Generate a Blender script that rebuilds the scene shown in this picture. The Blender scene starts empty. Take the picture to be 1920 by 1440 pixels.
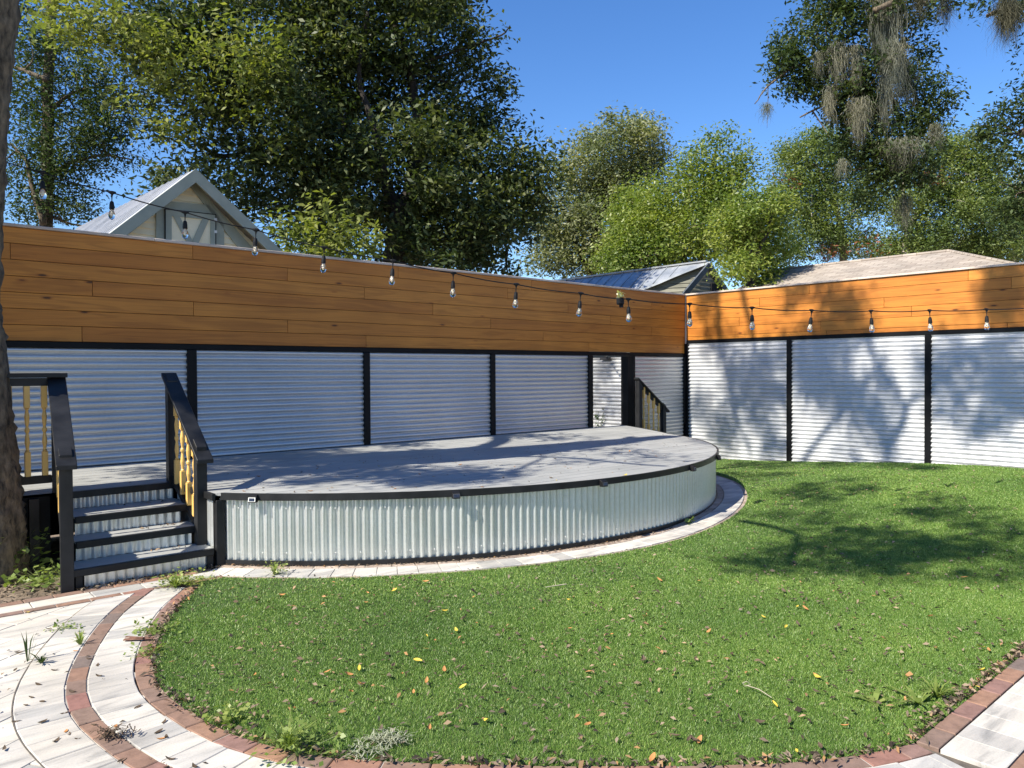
import bpy, bmesh, math, random
import numpy as np
from mathutils import Matrix, Vector, Quaternion
S = bpy.context.scene
COL = S.collection
rnd = random.Random(7)
R = np.random.default_rng(11)
PI = math.pi

# ------------------------------------------------------------------ camera
F = 1438.35                      # focal length in pixels of the 1920 px wide photograph
EYE = np.array([0.0, 0.0, 1.6])
RT = np.array([0.7474, -0.6643, -0.0054]); UP = np.array([0.0150, 0.0088, 0.99985])
FW = np.cross(UP, RT); FW /= np.linalg.norm(FW); RT = np.cross(FW, UP); RT /= np.linalg.norm(RT); UP = np.cross(RT, FW)
cam = bpy.data.cameras.new('camera'); cam.sensor_width = 36; cam.lens = F / 1920 * 36
cam.clip_start = 0.05; cam.clip_end = 3000
cam_ob = bpy.data.objects.new('camera', cam); COL.objects.link(cam_ob)
cam_ob.matrix_world = Matrix(((RT[0], UP[0], -FW[0], EYE[0]), (RT[1], UP[1], -FW[1], EYE[1]),
                              (RT[2], UP[2], -FW[2], EYE[2]), (0, 0, 0, 1)))
S.camera = cam_ob
def ray(u, v): return RT * (u - 960) / F + UP * (720 - v) / F + FW
def at(u, v, depth): return EYE + ray(u, v) * depth          # surveyed point at a given distance
def onx(u, v, x): d = ray(u, v); return EYE + d * (x / d[0])
def ony(u, v, y): d = ray(u, v); return EYE + d * (y / d[1])
def onz(u, v, z): d = ray(u, v); return EYE + d * ((z - EYE[2]) / d[2])

# ------------------------------------------------------------------ light
SUN_EL = math.radians(43.5)
SUN_D = np.array([math.cos(SUN_EL), -0.03, -math.sin(SUN_EL)]); SUN_D /= np.linalg.norm(SUN_D)
W = bpy.data.worlds.new('World'); S.world = W; W.use_nodes = True
wn = W.node_tree; bg = wn.nodes['Background']
sky = wn.nodes.new('ShaderNodeTexSky'); sky.sky_type = 'NISHITA'; sky.sun_disc = False
sky.sun_elevation = SUN_EL; sky.sun_rotation = math.atan2(-SUN_D[0], -SUN_D[1])
sky.air_density = 1.0; sky.dust_density = 0.15; sky.ozone_density = 4.0; sky.altitude = 0
hs = wn.nodes.new('ShaderNodeHueSaturation'); hs.inputs['Saturation'].default_value = 1.22; hs.inputs['Value'].default_value = 1.14; hs.inputs['Hue'].default_value = 0.508
wn.links.new(sky.outputs[0], hs.inputs['Color']); wn.links.new(hs.outputs[0], bg.inputs[0]); bg.inputs[1].default_value = 0.09
sun = bpy.data.lights.new('sun', 'SUN'); sun.energy = 5.0; sun.angle = math.radians(0.5); sun.color = (1.0, 0.93, 0.80)
so = bpy.data.objects.new('sun', sun); COL.objects.link(so); so.location = (-20, 0, 30)
so.rotation_euler = Vector(SUN_D).to_track_quat('-Z', 'Y').to_euler()
S.view_settings.view_transform = 'Standard'; S.view_settings.look = 'None'
S.view_settings.exposure = 1.0; S.view_settings.gamma = 1
S.cycles.max_bounces = 6; S.cycles.transparent_max_bounces = 8

# ------------------------------------------------------------------ materials
def NT(name):
    m = bpy.data.materials.new(name); m.use_nodes = True
    t = m.node_tree; b = t.nodes['Principled BSDF']
    return m, t, b
def N(t, kind, **kw):
    n = t.nodes.new(kind)
    for k, v in kw.items():
        if k in n.inputs: n.inputs[k].default_value = v
        else: setattr(n, k, v)
    return n
def mapping(t, scale, obj=True, rot=(0, 0, 0)):
    tc = N(t, 'ShaderNodeTexCoord'); mp = N(t, 'ShaderNodeMapping')
    mp.inputs['Scale'].default_value = scale; mp.inputs['Rotation'].default_value = rot
    t.links.new(tc.outputs['Object'], mp.inputs['Vector']); return mp
def ramp(t, fac, stops):
    r = N(t, 'ShaderNodeValToRGB'); e = r.color_ramp.elements
    while len(e) < len(stops): e.new(0.5)
    for q, (p, c) in zip(e, stops):
        q.position = p; q.color = (*c, 1) if len(c) == 3 else c
    t.links.new(fac, r.inputs[0]); return r
def mix(t, a, b, f, mode='MIX'):
    m = N(t, 'ShaderNodeMix', data_type='RGBA', blend_type=mode)
    for sock, v in ((m.inputs[6], a), (m.inputs[7], b), (m.inputs[0], f)):
        if hasattr(v, 'is_linked') or hasattr(v, 'links'): t.links.new(v, sock)
        elif isinstance(v, (int, float)): sock.default_value = v
        else: sock.default_value = (*v, 1)
    return m.outputs[2]
def bump(t, b, h, strength=0.3, dist=0.01):
    n = N(t, 'ShaderNodeBump'); n.inputs['Strength'].default_value = strength; n.inputs['Distance'].default_value = dist
    t.links.new(h, n.inputs['Height']); t.links.new(n.outputs[0], b.inputs['Normal'])

def mat_noise(name, c1, c2, scale=(4, 4, 4), rough=0.7, metal=0.0, detail=6, bs=0.0, isl=0.0, spec=0.5, bscale=None, lo=.35, hi=.65):
    m, t, b = NT(name)
    mp = mapping(t, scale); nz = N(t, 'ShaderNodeTexNoise', Scale=1.0, Detail=detail, Roughness=.6)
    t.links.new(mp.outputs[0], nz.inputs['Vector'])
    c = ramp(t, nz.outputs[0], [(lo, c1), (hi, c2)]).outputs[0]
    if isl:
        g = N(t, 'ShaderNodeNewGeometry')
        r = ramp(t, g.outputs['Random Per Island'], [(0, (1 - isl,) * 3), (1, (1 + isl,) * 3)])
        c = mix(t, c, r.outputs[0], 1.0, 'MULTIPLY')
    t.links.new(c, b.inputs['Base Color'])
    b.inputs['Roughness'].default_value = rough; b.inputs['Metallic'].default_value = metal
    b.inputs['Specular IOR Level'].default_value = spec
    if bs:
        h = nz
        if bscale:
            h = N(t, 'ShaderNodeTexNoise', Scale=bscale, Detail=4)
            tc = N(t, 'ShaderNodeTexCoord'); t.links.new(tc.outputs['Object'], h.inputs['Vector'])
        bump(t, b, h.outputs[0], bs, .01)
    return m

def mat_wood(name, axis):
    m, t, b = NT(name)
    g = N(t, 'ShaderNodeNewGeometry'); isl = g.outputs['Random Per Island']
    sc = (.55, 9, 9) if axis == 'x' else (9, .55, 9)
    tc = N(t, 'ShaderNodeTexCoord')
    off = N(t, 'ShaderNodeVectorMath', operation='SCALE'); off.inputs[0].default_value = (17, 23, 31); t.links.new(isl, off.inputs[3])
    ad = N(t, 'ShaderNodeVectorMath', operation='ADD'); t.links.new(tc.outputs['Object'], ad.inputs[0]); t.links.new(off.outputs[0], ad.inputs[1])
    mp = N(t, 'ShaderNodeMapping'); mp.inputs['Scale'].default_value = sc; t.links.new(ad.outputs[0], mp.inputs[0])
    n1 = N(t, 'ShaderNodeTexNoise', Scale=1.0, Detail=3, Distortion=.8); t.links.new(mp.outputs[0], n1.inputs['Vector'])
    # cathedral grain: repeated contour lines of a stretched noise
    mu = N(t, 'ShaderNodeMath', operation='MULTIPLY'); mu.inputs[1].default_value = 26; t.links.new(n1.outputs[0], mu.inputs[0])
    sn = N(t, 'ShaderNodeMath', operation='SINE'); t.links.new(mu.outputs[0], sn.inputs[0])
    mr = N(t, 'ShaderNodeMapRange'); mr.inputs[1].default_value = -1; mr.inputs[2].default_value = 1; t.links.new(sn.outputs[0], mr.inputs[0])
    mp2 = N(t, 'ShaderNodeMapping'); mp2.inputs['Scale'].default_value = (2.5, 120, 120) if axis == 'x' else (120, 2.5, 120); t.links.new(ad.outputs[0], mp2.inputs[0])
    n2 = N(t, 'ShaderNodeTexNoise', Scale=1.0, Detail=3); t.links.new(mp2.outputs[0], n2.inputs['Vector'])
    base = ramp(t, isl, [(0, (.46, .165, .024)), (.5, (.51, .195, .029)), (1, (.565, .225, .036))]).outputs[0]
    grain = ramp(t, mr.outputs[0], [(0, (.70, .64, .58)), (.45, (1, 1, 1)), (1, (1.04, 1.04, 1.04))]).outputs[0]
    c = mix(t, base, grain, .55, 'MULTIPLY')
    fine = ramp(t, n2.outputs[0], [(.3, (.82, .8, .78)), (.7, (1.08, 1.08, 1.08))]).outputs[0]
    c = mix(t, c, fine, .8, 'MULTIPLY')
    # knots
    mp3 = N(t, 'ShaderNodeMapping'); mp3.inputs['Scale'].default_value = (1.7, 6, 6.0) if axis == 'x' else (6, 1.7, 6.0); t.links.new(ad.outputs[0], mp3.inputs[0])
    vo = N(t, 'ShaderNodeTexVoronoi', Scale=1.0); t.links.new(mp3.outputs[0], vo.inputs['Vector'])
    kn = ramp(t, vo.outputs['Distance'], [(0.0, (.10, .09, .09)), (.045, (.12, .10, .10)), (.075, (.75, .65, .6)), (.12, (1, 1, 1))]).outputs[0]
    c = mix(t, c, kn, .9, 'MULTIPLY')
    wn_ = N(t, 'ShaderNodeTexNoise', Scale=1.4, Detail=4); t.links.new(tc.outputs['Object'], wn_.inputs['Vector'])
    wr = ramp(t, wn_.outputs[0], [(.35, (.84, .80, .76)), (.65, (1.06, 1.06, 1.06))]).outputs[0]
    c = mix(t, c, wr, .8, 'MULTIPLY')
    t.links.new(c, b.inputs['Base Color']); b.inputs['Roughness'].default_value = .52; b.inputs['Specular IOR Level'].default_value = .35
    bump(t, b, n2.outputs[0], .15, .004)
    return m

def mat_metal(name, base=(.66, .68, .70), rough=.38, metal=.75):
    m, t, b = NT(name)
    tc = N(t, 'ShaderNodeTexCoord')
    vo = N(t, 'ShaderNodeTexVoronoi', Scale=55.0); t.links.new(tc.outputs['Object'], vo.inputs['Vector'])
    nz = N(t, 'ShaderNodeTexNoise', Scale=2.2, Detail=5); t.links.new(tc.outputs['Object'], nz.inputs['Vector'])
    sp = N(t, 'ShaderNodeSeparateColor'); t.links.new(vo.outputs['Color'], sp.inputs[0])
    a = ramp(t, sp.outputs[0], [(0, tuple(.96 * x for x in base)), (1, tuple(1.03 * x for x in base))]).outputs[0]
    w = ramp(t, nz.outputs[0], [(.3, (.94, .935, .93)), (.65, (1.02, 1.02, 1.02))]).outputs[0]
    c = mix(t, a, w, 1.0, 'MULTIPLY'); t.links.new(c, b.inputs['Base Color'])
    rr = N(t, 'ShaderNodeMapRange'); rr.inputs[3].default_value = rough - .07; rr.inputs[4].default_value = rough + .1
    t.links.new(nz.outputs[0], rr.inputs[0]); t.links.new(rr.outputs[0], b.inputs['Roughness'])
    b.inputs['Metallic'].default_value = metal
    return m

def mat_leaf(name, cols, trans=.45, rough=.42, spec=.5):
    m, t, b = NT(name)
    g = N(t, 'ShaderNodeNewGeometry')
    stops = [(i / (len(cols) - 1), c) for i, c in enumerate(cols)]
    c = ramp(t, g.outputs['Random Per Island'], stops).outputs[0]
    tc = N(t, 'ShaderNodeTexCoord'); nz = N(t, 'ShaderNodeTexNoise', Scale=.6, Detail=2); t.links.new(tc.outputs['Object'], nz.inputs['Vector'])
    v = ramp(t, nz.outputs[0], [(.35, (.75, .82, .8)), (.65, (1.2, 1.12, .95))]).outputs[0]
    c = mix(t, c, v, 1.0, 'MULTIPLY')
    t.links.new(c, b.inputs['Base Color']); b.inputs['Roughness'].default_value = rough; b.inputs['Specular IOR Level'].default_value = spec
    tr = N(t, 'ShaderNodeBsdfTranslucent'); tcx = mix(t, c, (1.25, 1.35, .55), 1.0, 'MULTIPLY'); t.links.new(tcx, tr.inputs[0])
    ms = N(t, 'ShaderNodeMixShader'); ms.inputs[0].default_value = trans
    t.links.new(b.outputs[0], ms.inputs[1]); t.links.new(tr.outputs[0], ms.inputs[2])
    t.links.new(ms.outputs[0], t.nodes['Material Output'].inputs[0])
    return m

def mat_glass(name):
    m, t, b = NT(name)
    b.inputs['Transmission Weight'].default_value = 1.0; b.inputs['Roughness'].default_value = .03; b.inputs['IOR'].default_value = 1.35
    nz = N(t, 'ShaderNodeTexNoise', Scale=40.0); c = ramp(t, nz.outputs[0], [(0, (.93, .9, .84)), (1, (1, .98, .94))])
    t.links.new(c.outputs[0], b.inputs['Base Color'])
    return m

M = {}
M['wood_x'] = mat_wood('stained_cedar_back', 'x'); M['wood_y'] = mat_wood('stained_cedar_side', 'y')
M['metal'] = mat_metal('galvanised_sheet', base=(.55, .55, .545), rough=.34, metal=.60)
M['metal_side'] = mat_metal('galvanised_sheet_side', base=(.58, .59, .605), rough=.42, metal=.45)
M['metal_skirt'] = mat_metal('galvanised_skirt', base=(.66, .68, .66), rough=.33, metal=.70)
M['black'] = mat_noise('black_paint', (.004, .0043, .005), (.007, .0075, .009), (3, 3, 3), spec=.14, rough=.5, bs=.06, bscale=60)
M['blackrail'] = mat_noise('black_rail_paint', (.010, .0103, .011), (.020, .0205, .022), (5, 5, 5), spec=.25, rough=.42, bs=.1, bscale=50)
M['deck'] = mat_noise('grey_deck_paint', (.265, .270, .262), (.335, .338, .326), (1.5, 1.5, 1.5), rough=.62, bs=.08, bscale=40, isl=.06)
M['baluster'] = mat_noise('honey_baluster', (.62, .37, .095), (.72, .46, .14), (6, 6, 1.5), rough=.45, isl=.05)
M['coping'] = mat_noise('weathered_coping', (.40, .32, .26), (.60, .50, .42), (2, 2, 2), rough=.75, bs=.1)
M['bark'] = mat_noise('bark', (.018, .014, .009), (.185, .142, .092), (22, 22, 7), rough=.92, bs=1.0, detail=12, lo=.33, hi=.68, bscale=34)
M['bark_pale'] = mat_noise('pale_bark', (.16, .14, .115), (.34, .30, .25), (4, 4, 1.5), rough=.9, bs=.5)
M['bark_dark'] = mat_noise('dark_bark', (.010, .008, .006), (.045, .036, .028), (7, 7, 2), rough=.9, bs=.5)
M['dirt'] = mat_noise('dirt', (.10, .075, .055), (.22, .17, .125), (5, 5, 5), rough=.95, bs=.4, bscale=30)
M['sand'] = mat_noise('joint_sand', (.07, .06, .05), (.13, .11, .09), (20, 20, 20), rough=.95)
M['socket'] = mat_noise('black_rubber', (.006, .006, .007), (.012, .012, .013), (30, 30, 30), spec=.2, rough=.55)
M['bulb'] = mat_glass('clear_bulb_glass')
M['filament'] = mat_noise('bulb_inner', (.75, .66, .5), (.9, .85, .72), (60, 60, 60), rough=.4)
M['shingle_tan'] = None
M['white_plastic'] = mat_noise('pale_plastic', (.62, .62, .58), (.72, .72, .69), (9, 9, 9), rough=.45)
M['bezel_grey'] = mat_noise('dull_bezel', (.03, .03, .032), (.06, .06, .064), (9, 9, 9), rough=.5)
M['solar'] = mat_noise('solar_cell', (.012, .014, .024), (.03, .033, .05), (90, 90, 90), rough=.15)
M['siding_cream'] = mat_noise('cream_siding', (.84, .74, .50), (.92, .82, .58), (1, 1, 9), rough=.75)
M['trim_grey'] = mat_noise('grey_green_trim', (.30, .325, .26), (.36, .38, .305), (4, 4, 4), rough=.65)
M['siding_old'] = mat_noise('old_grey_siding', (.13, .13, .105), (.24, .235, .19), (2, 2, 8), rough=.85)
M['trim_blue'] = mat_noise('dark_blue_grey_trim', (.05, .06, .075), (.085, .10, .12), (4, 4, 4), rough=.7)
M['void'] = mat_noise('dark_opening', (.006, .006, .007), (.012, .012, .013), (3, 3, 3), rough=.9)
M['red_rust'] = mat_noise('rust', (.16, .05, .03), (.26, .09, .05), (8, 8, 8), rough=.9)
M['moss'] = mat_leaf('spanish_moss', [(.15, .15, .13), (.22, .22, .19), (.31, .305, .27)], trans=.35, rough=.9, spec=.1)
M['moss_shaded'] = mat_leaf('shade_tinted_moss', [(.045, .048, .038), (.075, .078, .062), (.11, .112, .09)], trans=.2, rough=.9, spec=.1)  # darker copy of the moss: backlit shade put into its colour
M['lf_laurel'] = mat_leaf('laurel_leaf', [(.022, .038, .014), (.045, .067, .022), (.078, .104, .036), (.16, .18, .08)], trans=.30, rough=.5, spec=.32)  # the palest stop puts leaf highlights into the colour
M['lf_sun'] = mat_leaf('sunlit_laurel_leaf', [(.13, .165, .04), (.18, .21, .055), (.24, .26, .085)], trans=.42, rough=.55, spec=.25)  # laurel leaf again for sunlit clumps, sunlight put into the yellower tint
M['lf_oak'] = mat_leaf('oak_leaf', [(.030, .052, .020), (.05, .08, .028), (.075, .10, .035)], trans=.30, rough=.55, spec=.25)
M['lf_greyoak'] = mat_leaf('grey_oak_leaf', [(.13, .155, .08), (.19, .21, .11), (.27, .28, .155)], trans=.36, rough=.5)
M['lf_bright'] = mat_leaf('bright_leaf', [(.11, .16, .030), (.16, .22, .042), (.23, .285, .07), (.30, .33, .10)], trans=.42, rough=.45)
M['lf_far'] = mat_leaf('far_leaf', [(.095, .14, .045), (.14, .19, .055), (.20, .245, .08)], trans=.40, rough=.55)
M['lf_red'] = mat_leaf('reddish_leaf', [(.20, .06, .03), (.26, .10, .05)], trans=.35, rough=.6)
M['lf_weed'] = mat_leaf('weed_leaf', [(.14, .20, .045), (.21, .28, .07), (.30, .35, .11)], trans=.4, rough=.5)

def mat_pavers():
    m, t, b = NT('marbled_pavers')
    g = N(t, 'ShaderNodeNewGeometry'); isl = g.outputs['Random Per Island']
    tc = N(t, 'ShaderNodeTexCoord'); mp = N(t, 'ShaderNodeMapping'); mp.inputs['Scale'].default_value = (2.2, 11, 5); mp.inputs['Rotation'].default_value = (0, 0, .5)
    t.links.new(tc.outputs['Object'], mp.inputs[0])
    n = N(t, 'ShaderNodeTexNoise', Scale=1.0, Detail=6, Roughness=.62, Distortion=.4); t.links.new(mp.outputs[0], n.inputs['Vector'])
    c = ramp(t, n.outputs[0], [(.30, (.27, .266, .258)), (.45, (.45, .435, .41)), (.62, (.55, .525, .485))]).outputs[0]
    v = ramp(t, isl, [(0, (.70, .715, .735)), (.35, (.88, .88, .885)), (.65, (1.0, .99, .97)), (1, (1.1, 1.08, 1.03))]).outputs[0]
    c = mix(t, c, v, 1.0, 'MULTIPLY')
    n3 = N(t, 'ShaderNodeTexNoise', Scale=120.0, Detail=2); t.links.new(tc.outputs['Object'], n3.inputs['Vector'])
    sp = ramp(t, n3.outputs[0], [(.3, (.86, .86, .85)), (.5, (1, 1, 1))]).outputs[0]; c = mix(t, c, sp, .7, 'MULTIPLY')
    n2 = N(t, 'ShaderNodeTexNoise', Scale=1.7, Detail=5); t.links.new(tc.outputs['Object'], n2.inputs['Vector'])
    d = ramp(t, n2.outputs[0], [(.32, (.86, .84, .81)), (.6, (1, 1, 1))]).outputs[0]; c = mix(t, c, d, 1.0, 'MULTIPLY')
    t.links.new(c, b.inputs['Base Color']); b.inputs['Roughness'].default_value = .8; b.inputs['Specular IOR Level'].default_value = .3
    bump(t, b, n3.outputs[0], .2, .003); return m
M['paver'] = mat_pavers()
def mat_brick():
    m, t, b = NT('clay_paver_brick')
    g = N(t, 'ShaderNodeNewGeometry'); isl = g.outputs['Random Per Island']
    c = ramp(t, isl, [(0, (.15, .115, .10)), (.2, (.23, .135, .095)), (.4, (.18, .125, .10)), (.6, (.28, .155, .10)), (.8, (.23, .115, .095)), (1, (.21, .155, .128))]).outputs[0]
    tc = N(t, 'ShaderNodeTexCoord'); n = N(t, 'ShaderNodeTexNoise', Scale=14.0, Detail=6, Roughness=.7); t.links.new(tc.outputs['Object'], n.inputs['Vector'])
    v = ramp(t, n.outputs[0], [(.3, (.66, .64, .62)), (.55, (1, 1, 1)), (.75, (1.25, 1.2, 1.15))]).outputs[0]
    c = mix(t, c, v, 1.0, 'MULTIPLY'); t.links.new(c, b.inputs['Base Color']); b.inputs['Roughness'].default_value = .85
    bump(t, b, n.outputs[0], .35, .006); return m
M['brick'] = mat_brick()
M['brick_dusty'] = mat_noise('dusty_brick', (.22, .165, .13), (.38, .31, .255), (9, 9, 9), rough=.9, isl=.12, bs=.2)
def mat_shingles():
    m, t, b = NT('tan_asphalt_shingles')
    tc = N(t, 'ShaderNodeTexCoord'); mp = N(t, 'ShaderNodeMapping'); mp.inputs['Rotation'].default_value = (0, 0, PI / 2); t.links.new(tc.outputs['Object'], mp.inputs[0])
    br = N(t, 'ShaderNodeTexBrick', Scale=1.0); br.inputs['Brick Width'].default_value = .30; br.inputs['Row Height'].default_value = .14; br.inputs['Mortar Size'].default_value = .006
    br.inputs['Color1'].default_value = (.35, .31, .27, 1); br.inputs['Color2'].default_value = (.25, .215, .185, 1); br.inputs['Mortar'].default_value = (.13, .10, .085, 1)
    t.links.new(mp.outputs[0], br.inputs['Vector'])
    n = N(t, 'ShaderNodeTexNoise', Scale=2.0, Detail=6); t.links.new(tc.outputs['Object'], n.inputs['Vector'])
    v = ramp(t, n.outputs[0], [(.3, (.85, .85, .85)), (.7, (1.12, 1.1, 1.08))]).outputs[0]
    c = mix(t, br.outputs[0], v, 1.0, 'MULTIPLY'); t.links.new(c, b.inputs['Base Color']); b.inputs['Roughness'].default_value = .95
    n2 = N(t, 'ShaderNodeTexNoise', Scale=150.0); t.links.new(tc.outputs['Object'], n2.inputs['Vector']); bump(t, b, n2.outputs[0], .4, .006); return m
M['shingle_tan'] = mat_shingles()
def mat_roofmetal(name, c1, c2, rust):
    m, t, b = NT(name)
    tc = N(t, 'ShaderNodeTexCoord'); n = N(t, 'ShaderNodeTexNoise', Scale=1.3, Detail=7, Roughness=.65); t.links.new(tc.outputs['Object'], n.inputs['Vector'])
    c = ramp(t, n.outputs[0], [(.3, c1), (.6, c2), (.72, c2), (.80, rust)]).outputs[0]
    t.links.new(c, b.inputs['Base Color']); b.inputs['Roughness'].default_value = .45; b.inputs['Metallic'].default_value = .5; return m
M['roof_light'] = mat_roofmetal('old_metal_roof_pale', (.42, .43, .44), (.60, .60, .61), (.45, .42, .40))
M['roof_blue'] = mat_roofmetal('old_metal_roof_blue_grey', (.22, .25, .29), (.46, .48, .50), (.34, .18, .13))
M['turf_base'] = mat_noise('turf_backing', (.030, .055, .012), (.055, .095, .022), (25, 25, 25), rough=.9, bs=.6, bscale=120)
def mat_blade():
    m, t, b = NT('turf_blades')
    g = N(t, 'ShaderNodeNewGeometry')
    c = ramp(t, g.outputs['Random Per Island'], [(0, (.065, .14, .022)), (.45, (.13, .245, .042)), (.8, (.205, .335, .07)), (1, (.44, .52, .19))]).outputs[0]
    tc = N(t, 'ShaderNodeTexCoord'); n = N(t, 'ShaderNodeTexNoise', Scale=.9, Detail=5); t.links.new(tc.outputs['Object'], n.inputs['Vector'])
    v = ramp(t, n.outputs[0], [(.3, (.72, .78, .74)), (.7, (1.2, 1.14, 1.08))]).outputs[0]
    c = mix(t, c, v, 1.0, 'MULTIPLY'); t.links.new(c, b.inputs['Base Color']); b.inputs['Roughness'].default_value = .42; b.inputs['Specular IOR Level'].default_value = .45
    tr = N(t, 'ShaderNodeBsdfTranslucent'); t.links.new(c, tr.inputs[0]); ms = N(t, 'ShaderNodeMixShader'); ms.inputs[0].default_value = .25
    t.links.new(b.outputs[0], ms.inputs[1]); t.links.new(tr.outputs[0], ms.inputs[2]); t.links.new(ms.outputs[0], t.nodes['Material Output'].inputs[0]); return m
M['blade'] = mat_blade()
def mat_dead(name, c1, c2):
    return mat_leaf(name, [c1, tuple((a + b) / 2 for a, b in zip(c1, c2)), c2], trans=.15, rough=.6, spec=.3)
M['dead_yellow'] = mat_dead('yellow_leaf', (.52, .36, .04), (.66, .52, .10))
M['dead_orange'] = mat_dead('orange_leaf', (.42, .15, .05), (.56, .30, .13))
M['dead_brown'] = mat_dead('brown_leaf', (.05, .034, .026), (.15, .108, .08))
M['dry_moss'] = mat_leaf('dry_moss', [(.34, .33, .25), (.46, .44, .34), (.58, .55, .44)], trans=.3, rough=.9, spec=.1)
M['twig'] = mat_noise('pale_twig', (.30, .25, .19), (.42, .37, .29), (30, 30, 30), rough=.8)

# ------------------------------------------------------------------ mesh helpers
class MB:
    def __init__(s): s.v = []; s.f = []
    def add(s, vs, fs):
        o = len(s.v); s.v += [tuple(map(float, p)) for p in vs]; s.f += [tuple(i + o for i in f) for f in fs]
    def box(s, a, b, bev=0.0):
        x0, y0, z0 = a; x1, y1, z1 = b
        s.hexa([(x0, y0, z0), (x1, y0, z0), (x1, y1, z0), (x0, y1, z0), (x0, y0, z1), (x1, y0, z1), (x1, y1, z1), (x0, y1, z1)], bev)
    def hexa(s, c, bev=0.0):
        F6 = [(0, 3, 2, 1), (4, 5, 6, 7), (0, 1, 5, 4), (1, 2, 6, 5), (2, 3, 7, 6), (3, 0, 4, 7)]
        if bev <= 0: s.add(c, F6); return
        bm = bmesh.new(); vs = [bm.verts.new(p) for p in c]
        for f in F6: bm.faces.new([vs[i] for i in f])
        bmesh.ops.bevel(bm, geom=list(bm.edges), offset=bev, segments=1, affect='EDGES', profile=.5)
        bm.verts.index_update(); s.add([v.co for v in bm.verts], [[v.index for v in f.verts] for f in bm.faces]); bm.free()
    def beam(s, a, b, w, h, up=(0, 0, 1), bev=0.0):
        a = np.array(a, float); b = np.array(b, float); d = b - a; d /= np.linalg.norm(d)
        up = np.array(up, float); sd = np.cross(d, up); sd /= np.linalg.norm(sd); u2 = np.cross(sd, d)
        c = [p + sd * i * w / 2 + u2 * j * h / 2 for p in (a, b) for i, j in ((-1, -1), (1, -1), (1, 1), (-1, 1))]
        s.hexa([c[0], c[1], c[2], c[3], c[4], c[5], c[6], c[7]], bev)
    def tube(s, pts, rad, seg=8, cap=True, wob=0.0, rng=None):
        P = [np.array(p, float) for p in pts]; n = len(P)
        if not hasattr(rad, '__len__'): rad = [rad] * n
        o = len(s.v); prev = None
        for i in range(n):
            d = P[min(i + 1, n - 1)] - P[max(i - 1, 0)]; d /= (np.linalg.norm(d) + 1e-9)
            if prev is None:
                q = np.array([0, 0, 1.]) if abs(d[2]) < .9 else np.array([1., 0, 0]); a = np.cross(d, q)
            else: a = prev - d * (prev @ d)
            a /= np.linalg.norm(a); prev = a; b = np.cross(d, a)
            for k in range(seg):
                t = 2 * PI * k / seg; r = rad[i] * (1 + (wob * (rng.random() - .5) if rng else 0))
                s.v.append(tuple(P[i] + a * math.cos(t) * r + b * math.sin(t) * r))
        for i in range(n - 1):
            for k in range(seg):
                k2 = (k + 1) % seg
                s.f.append((o + i * seg + k, o + i * seg + k2, o + (i + 1) * seg + k2, o + (i + 1) * seg + k))
        if cap:
            s.f.append(tuple(o + k for k in range(seg))[::-1]); s.f.append(tuple(o + (n - 1) * seg + k for k in range(seg)))
    def lathe(s, prof, seg=12, c=(0, 0, 0)):
        s.tube([(c[0], c[1], c[2] + z) for r, z in prof], [max(r, 1e-4) for r, z in prof], seg)
    def obj(s, name, mat, parent=None, smooth=False):
        me = bpy.data.meshes.new(name); me.from_pydata(s.v, [], s.f); me.update()
        return link(name, me, mat, parent, smooth)
def link(name, me, mat, parent=None, smooth=False):
    if mat is not None: me.materials.append(mat)
    if smooth: me.polygons.foreach_set('use_smooth', [True] * len(me.polygons))
    o = bpy.data.objects.new(name, me); COL.objects.link(o)
    if parent is not None: attach(o, parent)
    return o
def attach(o, parent):
    o.parent = parent
    m = Matrix.Identity(4); p = parent
    while p is not None: m = p.matrix_basis @ m; p = None if p.parent is None else p.parent
    # parts keep world coordinates: undo the whole chain above them
    mat = parent.matrix_basis.copy(); q = parent
    while q.parent is not None: mat = q.parent.matrix_basis @ q.matrix_parent_inverse @ mat; q = q.parent
    o.matrix_parent_inverse = mat.inverted()
def tag(o, label, cat, group=None):
    o['label'] = label; o['category'] = cat
    if group: o['group'] = group
    return o
def thing(name, loc, label, cat, group=None):
    o = bpy.data.objects.new(name, None); o.empty_display_size = .1; COL.objects.link(o); o.location = tuple(map(float, loc))
    return tag(o, label, cat, group)
def quads(name, V, mat, parent=None, nv=4, smooth=False):          # bulk polygons, nv vertices each
    V = np.asarray(V, np.float32).reshape(-1, 3); n = len(V); k = n // nv
    me = bpy.data.meshes.new(name); me.vertices.add(n); me.vertices.foreach_set('co', V.ravel())
    me.loops.add(n); me.loops.foreach_set('vertex_index', np.arange(n, dtype=np.int32))
    me.polygons.add(k); me.polygons.foreach_set('loop_start', np.arange(0, n, nv, dtype=np.int32))
    me.polygons.foreach_set('loop_total', np.full(k, nv, np.int32)); me.update(calc_edges=True); me.validate()
    return link(name, me, mat, parent, smooth)
def sm(x): x = np.clip(x, 0, 1); return x * x * (3 - 2 * x)
def gz(x, y):                                                      # the lawn rises gently towards the right wall
    return .25 * sm((x - 5.5) / 6.5) * sm((8.2 - y) / 5.0) * sm((np.asarray(y, float) - .6) / 2.2)

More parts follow.
